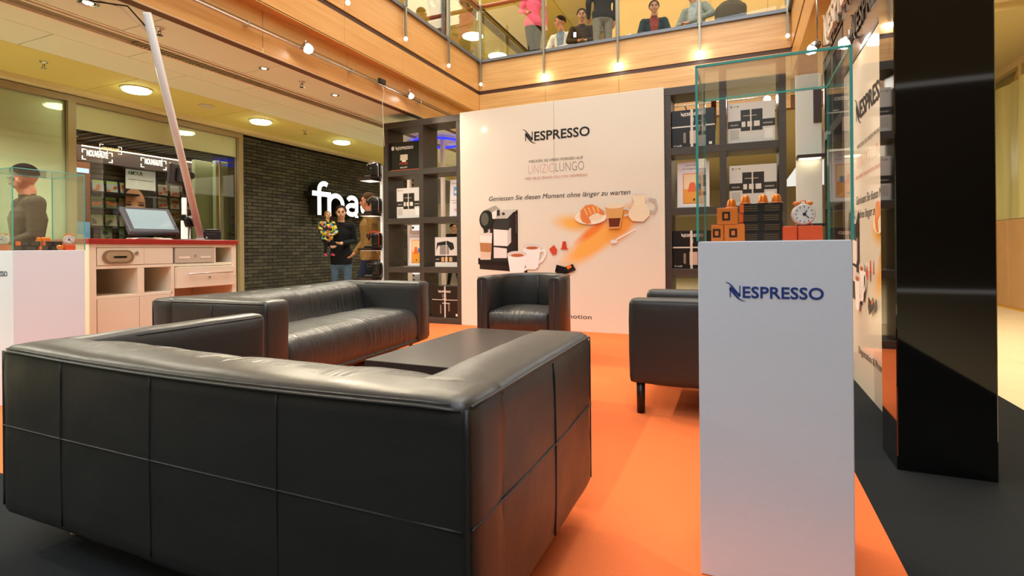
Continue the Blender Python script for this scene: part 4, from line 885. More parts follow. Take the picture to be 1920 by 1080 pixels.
def stadium(cx, cz_, w_, h_, n=10):
    r = h_/2; return [(cx+w_/2-r+r*math.cos(a), cz_+r*math.sin(a)) for a in np.linspace(-PI/2, PI/2, n)]+[(cx-w_/2+r+r*math.cos(a), cz_+r*math.sin(a)) for a in np.linspace(PI/2, 3*PI/2, n)]
sc_x = cz(221, 485)[0]; sc_z = .955
MB().poly(stadium(sc_x, sc_z, .235, .11), -.012, -.004).build('slot_plate', M('#a88f76', .3, .7), o)
MB().poly(stadium(sc_x, sc_z, .19, .08), -.016, -.012).build('slot_ring', M('#d8c2a6', .25, .8), o); MB().poly(stadium(sc_x+.01, sc_z-.002, .10, .018), -.018, -.016).build('slot', BLK, o)
kx = cz(255, 480)[0]; MB().lathe([(.016, .004), (.014, .014)], (kx, 0, .985), 16, axis='y').build('lock', CHROME, o)
CB(.058+(u_mid-.06)*.58, u_mid-.012, .888, H0-.033, 'cover_panel', crm2, -.002, .5)
CB(u_mid-.01, u_mid, .885, H0-.03, 'gap', BLK, .01, .5)
ugd = cz(401, 480)[0]; o = CB(u_mid+.005, ugd, .89, H0-.035, 'grey_drawer', M('#c9b9a4', .4), -.006, .5)
for s in (-1, 1):
    c_ = (u_mid+ugd)/2+s*(ugd-u_mid)*.27; B(c_-.05, c_+.05, -.009, -.006, .93, .948, 'grip_slot', M('#f1e4d2', .4), o)
MB().lathe([(.01, .006), (.008, .014)], ((u_mid+ugd)/2, 0, .955), 12, axis='y').build('lock', CHROME, o)
CB(ugd+.004, ugd+.02, .885, H0-.03, 'divider')
o = CB(u_mid+.005, CWd-.045, .665, .855, 'wide_drawer', crm, -.03, .55)
hx0, hx1 = cz(345, 520)[0], cz(429, 512)[0]
MB().tube([(hx0, -.06, .79), (hx1, -.06, .79)], .006, 10).build('handle', CHROME, o)
for x in (hx0+.04, hx1-.04): MB().tube([(x, -.06, .79), (x, -.03, .79)], .005, 8).build('handle_post', CHROME, o)
MB().lathe([(.011, .03), (.009, .042)], ((hx0+hx1)/2, 0, .752), 12, axis='y').build('lock', CHROME, o)
CB(.055, u_b1+.01, .06, .618, 'cupboard_door', crm2, -.002, .03); CB(u_b1+.014, u_mid-.034, .06, .618, 'cupboard_door', crm2, -.002, .03)
# on the counter
CZ = 1.107
def C(px, X): q = at_x(px, 450, X); return q.y
XM = -4.78; ym = C(292, XM)
m_ = thing('touch_screen', 'tilted black touch screen monitor on the red counter top', 'monitor', (XM, ym, CZ), math.radians(84))
tilt = Matrix.Translation((0, 0, .055)) @ Matrix.Rotation(math.radians(-40), 4, 'X')
MB().bbox(-.205, .205, -.02, .02, 0, .30, .008).xf(tilt).build('housing', M('#4a4a52', .35), m_, fix=False)
MB().box(-.168, .168, -.0215, -.0205, .035, .268).xf(tilt).build('screen', M('#8ca0a8', .12, emit=.12), m_)
MB().bbox(-.20, .20, .02, .05, .0, .10, .01).xf(tilt).build('rear_cover', BLK, m_, fix=False)
MB().bbox(-.10, .10, -.02, .16, 0, .018, .006).build('foot', BLK, m_, fix=False); MB().tube([(0, .07, .015), (0, .05, .09)], .02, 12).build('neck', BLK, m_)
MB().bbox(-.03, .03, -.06, .02, .0, .02, .004).build('bracket', M('#9c7a4a', .4), m_, fix=False)
t = thing('display_post', 'pale post carrying a dark customer display on the counter', 'display', (-5.0, C(346, -5.0), CZ))
MB().lathe([(.05, 0), (.05, .01), (.03, .014), (.03, .20), (.022, .205), (.022, .42)], n=18).build('post', M('#d9cfc6', .4), t)
q = at_x(332, 327, -4.97); lz = q.z-CZ; rr = Matrix.Translation((.02, -.06, lz)) @ Matrix.Rotation(math.radians(22), 4, 'Z') @ Matrix.Rotation(math.radians(6), 4, 'Y')
MB().bbox(-.02, .02, -.15, .13, -.10, .10, .012).xf(rr).build('screen_housing', M('#322e31', .5), t, fix=False)
MB().bbox(.02, .045, -.08, .08, -.07, .07, .015).xf(rr).build('rear_cover', M('#2a2629', .5), t, fix=False)
MB().lathe([(.035, -.02), (.035, .02)], (.05, .03, lz), 14, axis='x').build('joint', BLK, t); MB().tube([(0, 0, .4), (0, 0, lz-.02), (.05, .02, lz)], .018, 10).build('arm', BLK, t)
t = thing('scanner_stand', 'black handheld scanner in a stand beside the leaning pole foot', 'scanner', (-4.88, C(361, -4.88)-.025, CZ))
MB().lathe([(.045, 0), (.045, .008), (.009, .012), (.009, .15)], n=14).build('stand', M('#b9b4ae', .3, .5), t)
MB().bbox(-.03, .04, -.05, .035, .13, .235, .015).xf(Matrix.Translation((0, 0, .18)) @ Matrix.Rotation(.3, 4, 'X') @ Matrix.Translation((0, 0, -.18))).build('holder', BLK, t, fix=False)
MB().tube([(.05, .02, .14), (.045, .0, .20), (.03, -.02, .235)], [.012, .016, .02], 10).build('scanner_head', M('#8c8780', .3, .4), t); MB().bbox(-.05, .0, -.07, -.03, .19, .25, .008).build('clamp', BLK, t, fix=False)
t = thing('receipt_printer', 'black receipt printer at the right end of the counter', 'printer', (-4.86, C(396, -4.86), CZ), math.radians(62))
MB().bbox(-.075, .075, -.09, .09, 0, .095, .008).build('body', M('#1e1c1e', .45), t, fix=False); MB().bbox(-.07, .07, -.085, .05, .096, .108, .004).build('lid', M('#29272a', .4), t, fix=False)
B(-.045, .045, -.06, -.02, .108, .112, 'paper', WHITE, t); B(-.055, .03, -.0915, -.09, .06, .066, 'slot', M('#55504c', .4), t); B(-.06, -.045, -.0915, -.09, .02, .035, 'button', M('#c8c2b8', .4), t)
t = thing('paper_stack', 'loose white papers under the tilted touch screen', 'papers', (-4.70, C(290, -4.7)-.02, CZ))
for k in range(3): MB().bbox(-.08, .06, -.17, .14, k*.004, k*.004+.003, .001).xf(Matrix.Rotation(.15*k-.1, 4, 'Z')).build('sheet', WHITE if k else M('#c9ccc8', .4), t, fix=False)
tag(MB().bbox(-.05, .05, -.12, .12, 0, .008, .002).build('clipboard', DARK, None, (-4.72, C(362, -4.72), CZ), fix=False), 'flat black pad lying on the counter before the scanner', 'pad')
# leaning pole
top = at_h(275, 24, 2.82); bot = at_x(377, 446, -4.86)
lp = thing('leaning_pole', 'thick white pole leaning from the counter up to the ceiling', 'pole', (bot.x, bot.y, CZ))
dv = Vector((top.x-bot.x, top.y-bot.y, 2.82-CZ))
MB().tube([(0, 0, .02), tuple(dv)], .030, 20).build('pole', M('#e0ddd8', .4), lp); MB().lathe([(.055, 0), (.055, .012), (.035, .02), (.035, .05)], n=18).build('foot', M('#c8bdb4', .4), lp)
e = dv; MB().tube([tuple(e-dv*.07), tuple(e+Vector((-.06, -.1, .02))), tuple(e+Vector((-.16, -.28, .0))), tuple(e+Vector((-.3, -.5, .075)))], .006, 8).build('black_cable', BLK, lp)
MB().tube([tuple(e-dv*.08), tuple(e+Vector((-.08, -.14, .0))), tuple(e+Vector((-.2, -.22, .04))), tuple(e+Vector((-.42, -.38, .078)))], .005, 8).build('white_cable', M('#d9d0c0', .4), lp)
# =================================================================== lit wall sign "fnac"
def stroke(mb, pts, wd, d0, d1, mi):
    L_, R_ = [], []; n = len(pts)
    for i in range(n):
        a = Vector(pts[max(i-1, 0)]); b_ = Vector(pts[min(i+1, n-1)]); d = (b_-a).normalized(); nn = Vector((-d.y, d.x))*wd/2
        q = Vector(pts[i]); L_.append(q+nn); R_.append(q-nn)
    for i in range(n-1): mb.poly([tuple(L_[i]), tuple(L_[i+1]), tuple(R_[i+1]), tuple(R_[i])], d0, d1, mi)
def arc(cx, cz_, rx, rz2, a0, a1, n=14): return [(cx+rx*math.cos(math.radians(a0+(a1-a0)*i/n)), cz_+rz2*math.sin(math.radians(a0+(a1-a0)*i/n))) for i in range(n+1)]
q0 = at_x(578, 400, XL+.14); q1 = at_x(660, 400, XL+.14)
sg = thing('wall_sign', 'big white illuminated lowercase letters on the black brick wall', 'sign', (XL+.14, q0.y, 1.64), PI/2)
wd = .088; xh = .43
glyph = {'f': [(.0, [[(.17, 0), (.17, .46)]+arc(.30, .46, .13, .12, 180, 55), [(.0, xh-.045), (.36, xh-.045)]])],
         'n': [(.0, [[(.42, 0), (.42, xh)], [(.36, xh-.045), (.42, xh-.045)], arc(.60, .22, .18, .165, 180, 0)+[(.78, 0)]])],
         'a': [(.0, [arc(1.05, .30, .13, .085, 160, 0)+[(1.18, 0)], arc(1.04, .145, .14, .09, 60, 300)+[(1.17, .09)], [(1.05, .235), (1.17, .25)]])],
         'c': [(.0, [arc(1.53, .215, .19, .16, 50, 310)])]}
for kx, v in glyph.items():
    mb = MB(); mb2 = MB()
    for _, ss in v:
        for j, s_ in enumerate(ss):
            stroke(mb, s_, wd, -.10-.0005*j, -.094, 0); stroke(mb2, s_, wd*.98, -.0935, .10, 0)
    o = mb.build('letter_'+kx, M('#fffdf8', .5, emit=.9), sg); mb2.build('letter_return', M('#141410', .5), o)
# =================================================================== product boxes, signs, machines in the shelving
def coffee_machine(x, y, z, rz, lb, arch='#c8c8c4', body='#161616', s=1.0):
    t = thing('coffee_machine', lb, 'coffee machine', (x, y, z), rz); t.scale = (s, s, s)
    MB().bbox(-.055, .055, -.13, .13, 0, .03, .006).build('base', M(body, .3), t, fix=False)
    softbox(-.052, .052, -.01, .13, .03, .235, .022, .03).build('body', M(body, .25), t)
    softbox(-.045, .045, -.10, .05, .155, .225, .02, .03).build('brew_head', M(body, .25), t)
    MB().lathe([(.014, .12), (.02, .16)], (0, -.07, 0), 12).build('spout', BLK, t)
    for sx_ in (-.058, .058): MB().tube([(sx_, .12, .02), (sx_, .12, .17)]+[(sx_, .03+.09*math.cos(a), .17+.085*math.sin(a)) for a in np.linspace(.3, PI-.2, 8)], .006, 8).build('handle_arch', M(arch, .2, .7), t)
    MB().bbox(-.045, .045, -.12, -.02, .03, .042, .003).build('drip_grid', CHROME, t, fix=False); return t
def product_box(x, y, z, w_, h, lb, kind, rz=0, d=.24):
    t = thing('product_carton', lb, 'carton', (x, y, z), rz)
    base = {'black': '#16130f', 'white': '#d9d6cf'}[kind.split('_')[0]]
    MB().bbox(0, w_, 0, d, 0, h, .002).build('carton', M(base, .35), t, fix=False)
    def Rr(x0, x1, z0, z1, c, n, L_=1): B(x0*w_, x1*w_, -.0006*L_-.0004, -.0006*(L_-1), z0*h, z1*h, n, M(c, .35), t)
    def Lg(s, xx, zz, c): lg, lw = logo_mb(s*w_/7.2, .0003); place(lg, xx*w_, zz*h, -.0018); lg.build('logo_lettering', M(c, .4), t, fix=False)
    def Tx(s, hh, xx, zz, c, wdt): mb = text_mb(s, hh*h, .0003, 0, 'CENTER', 0, width=wdt*w_); place(mb, xx*w_, zz*h, -.0018); mb.build('lettering', M(c, .4), t, fix=False)
    k = kind.split('_')[1]
    if k == 'pixie':
        Rr(0, 1, 0, .035, '#e8622a', 'orange_band'); Lg(.62, .2, .74, '#efe9dc'); Rr(.36, .62, .36, .56, '#d9cfae', 'printed_machine'); Rr(.42, .56, .30, .36, '#f5ecd0', 'printed_tray')
        Tx('PIXIE', .10, .48, .21, '#e0402c', .28); Tx('KRUPS', .08, .48, .08, '#efe9dc', .24); MB().poly(ellipse(.1*w_, .8*h, .025, .03, 14), -.002, -.001).build('printed_heart', M('#efe9dc', .4), t)
    elif k == 'u':
        Rr(0, 1, .54, .575, '#d8d4c8', 'silver_line'); Rr(.44, .50, .0, 1, '#d9d2c4', 'packing_tape', 3); Lg(.55, .22, .84, '#efe9dc'); Tx('U', .18, .48, .66, '#d9d2c4', .07)
        Rr(.42, .62, .10, .44, '#c9b0a0', 'printed_machine', 2); Rr(.27, .33, .13, .40, '#8a7a6a', 'printed_cup'); Rr(.70, .80, .6, .62, '#efe9dc', 'printed_line'); Rr(.86, .93, .05, .12, '#efe9dc', 'printed_label'); Tx('U milk', .07, .14, .04, '#efe9dc', .2)
    elif k == 'citiz':
        Rr(0, 1, .555, .575, '#d8d4c8', 'silver_line'); Rr(.46, .51, .0, 1, '#d9d2c4', 'packing_tape', 3); Lg(.46, .24, .80, '#efe9dc'); Tx('CITIZ', .11, .46, .66, '#d9d2c4', .16); Tx('krups', .07, .47, .585, '#efe9dc', .14)
        Rr(.30, .34, .12, .40, '#8f8a80', 'printed_cup'); Rr(.38, .66, .44, .47, '#c9c4b8', 'printed_machine_top'); Rr(.60, .66, .20, .44, '#7a6a60', 'printed_machine'); Rr(.88, .95, .05, .13, '#efe9dc', 'printed_label')
    elif k == 'dark':
        Rr(.0, 1, .38, .56, '#2c2822', 'dark_band'); Rr(.28, .74, .30, .82, '#2a2622', 'printed_machine', 2)
        for a_, b_ in ((.30, .38), (.42, .52), (.56, .68)): Rr(a_, b_, .40, .53, '#e4ddd0', 'printed_picture', 3)
        Rr(.48, .51, .10, .90, '#dcd6c8', 'packing_tape', 4); Tx('KRUPS', .05, .14, .44, '#efe9dc', .16); Tx('NESPRESSO', .05, .85, .44, '#efe9dc', .2); Rr(.05, .24, .10, .34, '#bfbab0', 'printed_panel'); Rr(.78, .95, .08, .32, '#efece4', 'printed_panel')
        for i, c in enumerate(['#5a5a7a', '#c8a83a', '#6a9a4a']): Rr(.06+.07*i, .10+.07*i, .90, .935, c, 'printed_icon')
        Rr(.33, .62, .66, .68, '#b9a898', 'printed_highlight', 3)
    elif k == 'machine':
        Rr(0, 1, .16, .38, '#1c1a18', 'dark_band'); MB().poly([(.05*w_, .55*h), (.10*w_, .82*h), (.55*w_, .88*h), (.80*w_, .80*h), (.85*w_, .62*h), (.7*w_, .55*h), (.55*w_, .74*h), (.15*w_, .72*h)], -.002, -.001).build('printed_machine_top', M('#1c1a18', .4), t)
        Rr(.22, .62, .42, .72, '#8c8a84', 'printed_machine', 2)
        for a_, b_ in ((.28, .40), (.44, .56), (.62, .76)): Rr(a_, b_, .18, .33, '#c9a272', 'printed_picture', 2)
        Rr(.49, .52, .05, .95, '#dcd6c8', 'packing_tape', 3); Tx('KRUPS', .06, .12, .24, '#efe9dc', .14)
    return t
def sign(x, y, z, w_, h, lb, kind, rz=0, lean=.06):
    t = thing('table_sign', lb, 'sign', (x, y, z+.006), rz); t.rotation_euler = (-lean, 0, rz)
    MB().bbox(0, w_, 0, .006, 0, h, .001).build('frame', M('#efe6e2', .3), t, fix=False); B(-.004, w_+.004, -.004, .012, -.0, .012, 'stand_lip', M('#cfd2d0', .2), t)
    def Rr(x0, x1, z0, z1, c, n, L_=1): B(x0*w_, x1*w_, -.0006*L_-.0004, -.0006*(L_-1), z0*h, z1*h, n, M(c, .4), t)
    def Tx(s, hh, zz, c, wdt): mb = text_mb(s, hh*h, .0002, 0, 'CENTER', 0, width=wdt*w_); place(mb, w_/2, zz*h, -.0022); mb.build('lettering', M(c, .4), t, fix=False)
    if kind == 'orange':
        Rr(.18, .84, .08, .74, '#f08c34', 'picture'); Rr(.21, .81, .10, .72, '#f6d9a8', 'picture_inner', 2); Rr(.21, .81, .10, .40, '#f0a030', 'picture_floor', 3)
        MB().poly([(.33*w_, .34*h), (.62*w_, .34*h), (.57*w_, .50*h), (.53*w_, .54*h), (.42*w_, .54*h), (.38*w_, .50*h)], -.0035, -.0024).build('printed_capsule', M('#ea6a2a', .4), t)
        Rr(.62, .74, .38, .50, '#4f78a8', 'printed_cup', 4); Rr(.50, .56, .14, .19, '#3a2010', 'printed_mark', 4); Tx('NUR HEUTE', .035, .90, '#5a4a48', .5); Tx('Angebot', .03, .83, '#5a4a48', .7)
    else:
        Tx('Nous vous offrons', .045, .88, '#4a4a58', .75); Rr(.28, .78, .56, .80, '#6f9fd8', 'picture'); Rr(.34, .72, .62, .70, '#dfe8f4', 'picture_inner', 2); Tx('A l\'achat d\'une machine', .04, .42, '#4a4a58', .82); Tx('café Nespresso', .04, .35, '#4a4a58', .6); Tx('50.-', .08, .15, '#e0502c', .3)
    return t
Z4, Z3, Z2, Z1 = 2.1005, 1.4355, .7605, .0805
def bxa(px0, px1, Y):
    a = at_y(px0, 400, Y).x; b_ = at_y(px1, 400, Y).x; m = (a+b_)/2
    for u0, u1 in ((x_bl, x_b0), (x_b1, x_br)):
        hw_ = (u1-u0-.07)/2
        for k in (0, 1):
            c0, c1 = u0+.07+k*hw_+.006-(0 if k == 0 else .0), u0+k*hw_+hw_-.006
            if c0-.05 < m < c1+.05: return max(a, c0), min(b_, c1)-max(a, c0)
    return a, b_-a
Yf = YS+.05
x0, w_ = bxa(732, 786, Yf); product_box(x0, Yf, Z4, w_, .40, 'black coffee machine carton with orange foot band, top left shelf', 'black_pixie')
x0, w_ = bxa(744, 789, Yf); product_box(x0, Yf, Z3, w_, .42, 'white carton with dark machine picture, left unit second row from top', 'white_dark')
x0, w_ = bxa(841, 862, Yf); sign(x0-.02, Yf+.06, Z3, .20, .50, 'white framed notice with blue picture in the left shelving unit', 'blue')
x0, w_ = bxa(764, 790, Yf+.1); sign(x0, Yf+.12, Z2, .24, .50, 'framed notice with orange picture in the left shelving unit', 'orange')
x0, w_ = bxa(815, 864, Yf); product_box(x0, Yf, Z2, w_-.01, .40, 'white carton with black machine picture, left unit beside the banner', 'white_machine')
x0, w_ = bxa(809, 861, Yf); product_box(x0, Yf, Z1, w_, .42, 'black carton with silver line on the bottom shelf left of the banner', 'black_citiz')
x0, w_ = bxa(1258, 1342, Yf); product_box(x0, Yf, Z4, w_, .42, 'black carton with wide silver line, top row of the right unit', 'black_u')
x0, w_ = bxa(1366, 1455, Yf); product_box(x0, Yf, Z4, w_, .43, 'white carton with dark machine picture, top row of the right unit', 'white_dark')
x0, w_ = bxa(1269, 1330, Yf); sign(x0, Yf+.06, Z3, w_, .52, 'framed notice with orange capsule picture in the right shelving unit', 'orange')
x0, w_ = bxa(1368, 1457, Yf); product_box(x0, Yf, Z3, w_, .43, 'white carton below the other white one in the right unit', 'white_dark')
x0, w_ = bxa(1256, 1336, Yf); product_box(x0, Yf, Z2, w_, .42, 'black carton with silver line, third row of the right unit', 'black_u')
x0, w_ = bxa(1263, 1285, Yf); product_box(x0, Yf, Z1, .32, .40, 'white carton on the bottom shelf of the right unit', 'white_dark')
# right wall unit contents (facing -x)
product_box(.85, 5.88, Z4, .36, .42, 'dark carton on the top shelf of the right wall unit', 'black_citiz', -PI/2); product_box(.85, 5.40, Z4, .36, .30, 'dark carton nearer the poster on the right wall unit top shelf', 'black_pixie', -PI/2)
sign(.86, 5.40, Z3, .3, .5, 'pale framed notice in the right wall unit', 'orange', -PI/2); product_box(.85, 5.36, Z2, .34, .40, 'black carton low in the right wall unit', 'black_u', -PI/2); product_box(.85, 5.88, Z3, .36, .42, 'white carton in the middle of the right wall unit', 'white_dark', -PI/2)
# white display board with lit shelf machine seen through glass
p = at_y(1500, 300, 5.6); t = thing('display_board', 'white display board with a dark edged lit niche beside the right unit', 'display board', (p.x-.02, 5.75, .9))
B(0, .22, 0, .03, 0, 1.75, 'board', M('#e8eae0', .4), t, b=.004); B(.0, .24, -.14, .0, .93, .96, 'upper_shelf', M('#3b2c28', .4), t); B(.0, .24, -.14, .0, .28, .31, 'lower_shelf', M('#2a2a30', .4), t); B(.15, .22, -.01, 0, 1.28, 1.6, 'dark_inset', M('#4a3834', .4), t); B(.02, .2, -.10, -.02, .925, .93, 'light_strip', M('#fff0d0', .4, emit=5), t)
B(.03, .19, -.004, .2, -.9, 0, 'leg_panel', M('#d8d8cc', .4), t)
# orange pennants behind right unit
for pa_, pb_, lb in ((1333, 1343, 'narrow orange banner strip behind the right unit, wider one'), (1358, 1364, 'narrow orange banner strip behind the right unit, thinner one')):
    a = at_y(pa_, 150, 6.45); b_ = at_y(pb_, 195, 6.45); t = thing('orange_pennant', lb, 'pennant', (a.x, 6.442, 2.40)); B(0, b_.x-a.x, -.0115, 0, .30, .33, 'clip', CHROME, t); B(0, b_.x-a.x, 0, .004, 0, .29, 'cloth', M('#f0703a', .7), t); MB().tube([(-.02, .002, .29), (b_.x-a.x+.02, .002, .29)], .006, 8).build('hanger', CHROME, t); B((b_.x-a.x)/2-.003, (b_.x-a.x)/2+.003, 0, .004, .29, .32, 'tab', CHROME, t)
# side display shelves with machines at left end
sd = thing('display_stand', 'white lit post with thin dark shelves at the left end of the shelving', 'display stand', (0, 0, 0))
q = at_y(716, 400, 6.15); px_ = q.x-.0; sd.location = (px_, 6.15, 0)
B(-.02, .02, -.012, .012, 0, 2.2, 'post', M('#e9e4d8', .4, emit=.25), sd)
for k, (yy, arch) in enumerate([(336, '#d8d8d2'), (401, '#b8b8b0'), (465, '#d84a34'), (520, '#3a3a3a')]):
    q = at_y(700, yy, 6.1); z = q.z; B(-.24, .0, -.24, .02, z-.035, z, 'shelf', M('#35251f', .35), sd); B(-.21, -.02, -.21, .0, z-.038, z-.0351, 'light_strip', M('#fff6ec', .4, emit=.9), sd)
    coffee_machine(px_-.07, 6.15-.11, z+.0005, -1.35, 'black capsule coffee machine with %s on the %s display shelf' % (['bright steel arch', 'grey steel arch', 'red arch', 'black arch'][k], ['highest', 'second', 'third', 'lowest'][k]), arch, s=.92)
# things behind the left unit
p = at_h(820, 268, HC-.06); t = thing('ring_lamp', 'blue glowing ring lamp on the ceiling behind the left shelving unit', 'lamp', (p.x, p.y, HC-.06))
MB().tube([(.42*math.cos(2*PI*k/40), .42*math.sin(2*PI*k/40), 0) for k in range(41)], .022, 8).build('ring', M('#2430ff', .4, emit=1.6), t); MB().lathe([(.38, .055), (.38, .06)], n=24).build('mount', M('#d8c8a8', .5), t)
for px, lb in ((768, 'slim white post seen through the left column of shelving'), (831, 'slim pinkish post seen through the right column of shelving')):
    q = at_y(px, 400, 7.6); t = thing('white_post', lb, 'post', (q.x, 7.6, 0)); MB().bbox(-.03, .03, -.03, .03, 0, 2.88, .004).build('shaft', M('#e0cdc8', .4), t, fix=False); MB().bbox(-.07, .07, -.07, .07, 0, .02, .004).build('foot', CHROME, t, fix=False)
# upper level things
q = at_y(1181, 55, 9.2); t = thing('metal_bin', 'shiny round steel bin standing upstairs beside the seated man', 'bin', (q.x, 9.2, 4.1))
MB().lathe([(.15, 0), (.16, .05), (.16, .50), (.165, .52), (.15, .54)], n=22).build('body', CHROME, t); MB().lathe([(.15, .54), (.12, .57), (.03, .59)], n=22).build('lid', CHROME, t); MB().tube([(-.03, 0, .58), (0, 0, .63), (.03, 0, .58)], .008, 8).build('handle', CHROME, t)
q = at_y(1370, 40, 9.3); t = thing('dark_bag', 'dark olive rucksack resting upstairs at the right', 'bag', (q.x, 9.3, 4.555))
softbox(-.22, .22, -.14, .14, 0, .44, .13, .04, .03, .02, 8).build('body', M('#4a4230', .8, bump=.3, bscale=25), t); MB().tube([(-.2, -.12, .14), (-.1, -.17, .15), (.1, -.17, .16), (.2, -.12, .17)], .008, 6).build('zip', BLK, t)
MB().tube([(-.05, 0, .44), (0, 0, .50), (.05, 0, .44)], .01, 8).build('loop', BLK, t); 
for lbb, pxs, yb in (('stool upstairs under the young man with white vest', 1053, 9.85), ('stool upstairs under the young man in brown sweater', 1091, 9.55), ('stool upstairs under the woman in grey', 1030, 10.7), ('stool upstairs under the man with blue cap', 1118, 10.45), ('stool upstairs under the man in teal jacket', 1226, 9.85), ('stool upstairs under the man in grey cardigan', 1303, 9.6)):
    t = thing('stool', 'low dark '+lbb, 'stool', (at_y(pxs, 40, yb).x, yb, 4.1)); MB().bbox(-.18, .18, -.16, .16, .35, .40, .01).build('seat', M('#2c2622', .5), t, fix=False)
    for a_ in (-.14, .14):
        for b_ in (-.12, .12): MB().tube([(a_, b_, 0), (a_, b_, .35)], .014, 8).build('leg', CHROME, t)
q = at_y(1370, 40, 9.3); t = thing('side_table', 'small dark stool upstairs under the rucksack', 'stool', (q.x, 9.3, 4.1)); MB().bbox(-.24, .24, -.18, .18, .42, .449, .006).build('seat', M('#1c2038', .5), t, fix=False)
for a_ in (-.2, .2):
    for b_ in (-.14, .14): MB().tube([(a_, b_, 0), (a_, b_, .42)], .015, 8).build('leg', CHROME, t)
# =================================================================== people
def tapered(mb, a, b, ra, rb, flat=1., side=None, n=14):
    a = Vector(a); b = Vector(b); d = (b-a); Ln = d.length or 1e-4; d = d/Ln
    s = Vector(side) if side else (Vector((1, 0, 0)) if abs(d.x) < .9 else Vector((0, 1, 0)))
    u = (s-d*s.dot(d)).normalized(); v = d.cross(u).normalized(); rings = []
    for t, r, o in [(0, .05, -1), (0, .55, -.83), (0, .88, -.47), (0, 1, 0)]+[(k/4, 1, 0) for k in (1, 2, 3)]+[(1, 1, 0), (1, .88, .47), (1, .55, .83), (1, .05, 1)]:
        R_ = ra+(rb-ra)*t; c = a+d*(Ln*t)+d*(o*R_*min(flat, 1)); rr = R_*r
        rings.append([c+u*(rr*math.cos(2*PI*k/n))+v*(rr*flat*math.sin(2*PI*k/n)) for k in range(n)])
    mb.ring_loft(rings, True)
def person(label, loc, rz, H=1.75, pose='stand', top='#222222', bottom='#25304a', skin='#c98f6e', hair='#1c1410', shoe='#141414', top2=None,
           J=None, voxel=.011, thick=1.0, female=False, hair_long=False, cap=None, glasses=False, head_turn=(0, 0), name='person', patt=None, sleeves=None, hem=None, tube_skin=None):
    t = thing(name, label, 'person', loc, rz); s = H/1.75
    d = dict(pel=(0, 0, .95), wai=(0, 0, 1.10), che=(0, .005, 1.28), nb=(0, .01, 1.45), nt=(0, -.008, 1.53), hd=(0, -.02, 1.635),
             shL=(.175, .01, 1.41), shR=(-.175, .01, 1.41), elL=(.23, .03, 1.14), elR=(-.23, .03, 1.14), wrL=(.22, -.06, .90), wrR=(-.22, -.06, .90),
             hiL=(.085, 0, .92), hiR=(-.085, 0, .92), knL=(.10, -.02, .50), knR=(-.10, -.02, .50), anL=(.10, .02, .085), anR=(-.10, .02, .085), toL=(.12, -.15, .035), toR=(-.12, -.15, .035))
    if pose == 'sit':
        dz = -.40
        for k in ('pel', 'wai', 'che', 'nb', 'nt', 'hd', 'shL', 'shR', 'hiL', 'hiR'): x, y, z = d[k]; d[k] = (x, y, z+dz)
        for k, f in (('che', .02), ('nb', -.02), ('nt', -.05), ('hd', -.06), ('shL', -.01), ('shR', -.01)): x, y, z = d[k]; d[k] = (x, y+f, z)
        d.update(knL=(.17, -.42, .52), knR=(-.17, -.42, .52), anL=(.17, -.40, .09), anR=(-.17, -.40, .09), toL=(.19, -.56, .035), toR=(-.19, -.56, .035),
                 elL=(.25, -.10, .76), elR=(-.25, -.10, .76), wrL=(.09, -.30, .68), wrR=(-.07, -.30, .68))
    if J: d.update(J)
    V = {k: Vector(v) for k, v in d.items()}; mb = MB(); segs = []
    def S_(a, b, ra, rb, mat, flat=1., side=None):
        tapered(mb, a, b, ra, rb, flat, side); segs.append((Vector(a), Vector(b), (ra+rb)/2, mat))
    T = 1 if top2 is None else 1; k = thick; fm = .92 if female else 1.0; X = (V['shL']-V['shR']).normalized()
    S_(V['pel'], V['wai'], .155*fm if not female else .165, .138*k*fm, 2 if pose == 'sit' and False else 1, .72, X)
    S_(V['wai'], V['che'], .138*k*fm, .165*k*fm, 1, .70, X); S_(V['che'], V['nb']-Vector((0, 0, .10)), .165*k*fm, .13*fm, 1, .66, X)
    S_(V['hiR']+Vector((0, 0, .02)), V['hiL']+Vector((0, 0, .02)), .105, .105, 2)
    S_(V['nb']-Vector((0, 0, .03)), V['nt'], .068, .055, 0); S_(V['nb'], V['nt']+Vector((0, 0, .03)), .055, .052, 0)
    for q in 'LR':
        S_(V['nb']-Vector((0, 0, .04)), V['sh'+q]-Vector((0, 0, .01)), .07, .062*k, 1)
        S_(V['sh'+q], V['el'+q], .062*k*fm, .048*k*fm, 1); S_(V['el'+q], V['wr'+q], .048*k*fm, .034*k, 1)
        S_(V['hi'+q], V['kn'+q], .092*fm+.004, .062, 2); S_(V['kn'+q], V['an'+q], .062, .043, 2); S_(V['an'+q]+Vector((0, .03, -.03)), V['to'+q], .045, .035, 3)
        # hand: palm, four fingers, thumb
        f = (V['wr'+q]-V['el'+q]).normalized(); sd = -1 if q == 'R' else 1
        w_ = X.cross(f); w_ = w_.normalized() if w_.length > .1 else Vector((0, 0, 1)); a_ = f.cross(w_).normalized()
        pc = V['wr'+q]+f*.085; S_(V['wr'+q], V['wr'+q]+f*.03, .028, .030, 0); S_(V['wr'+q]+f*.03, pc, .034, .038, 0, .5, a_)
        for j in range(4):
            b0 = pc+a_*(-.027+.018*j); ln = (.062, .072, .068, .052)[j]
            m1 = b0+f*ln*.55-w_*.008*1; m2 = b0+f*ln*.9-w_*.03; S_(b0-f*.01, m1, .0105, .0095, 0); S_(m1, m2, .0095, .0085, 0)
        b0 = V['wr'+q]+f*.035-a_*sd*.030; m1 = b0+f*.035-a_*sd*.02-w_*.01; S_(b0, m1, .013, .011, 0); S_(m1, m1+f*.028-w_*.012, .011, .009, 0)
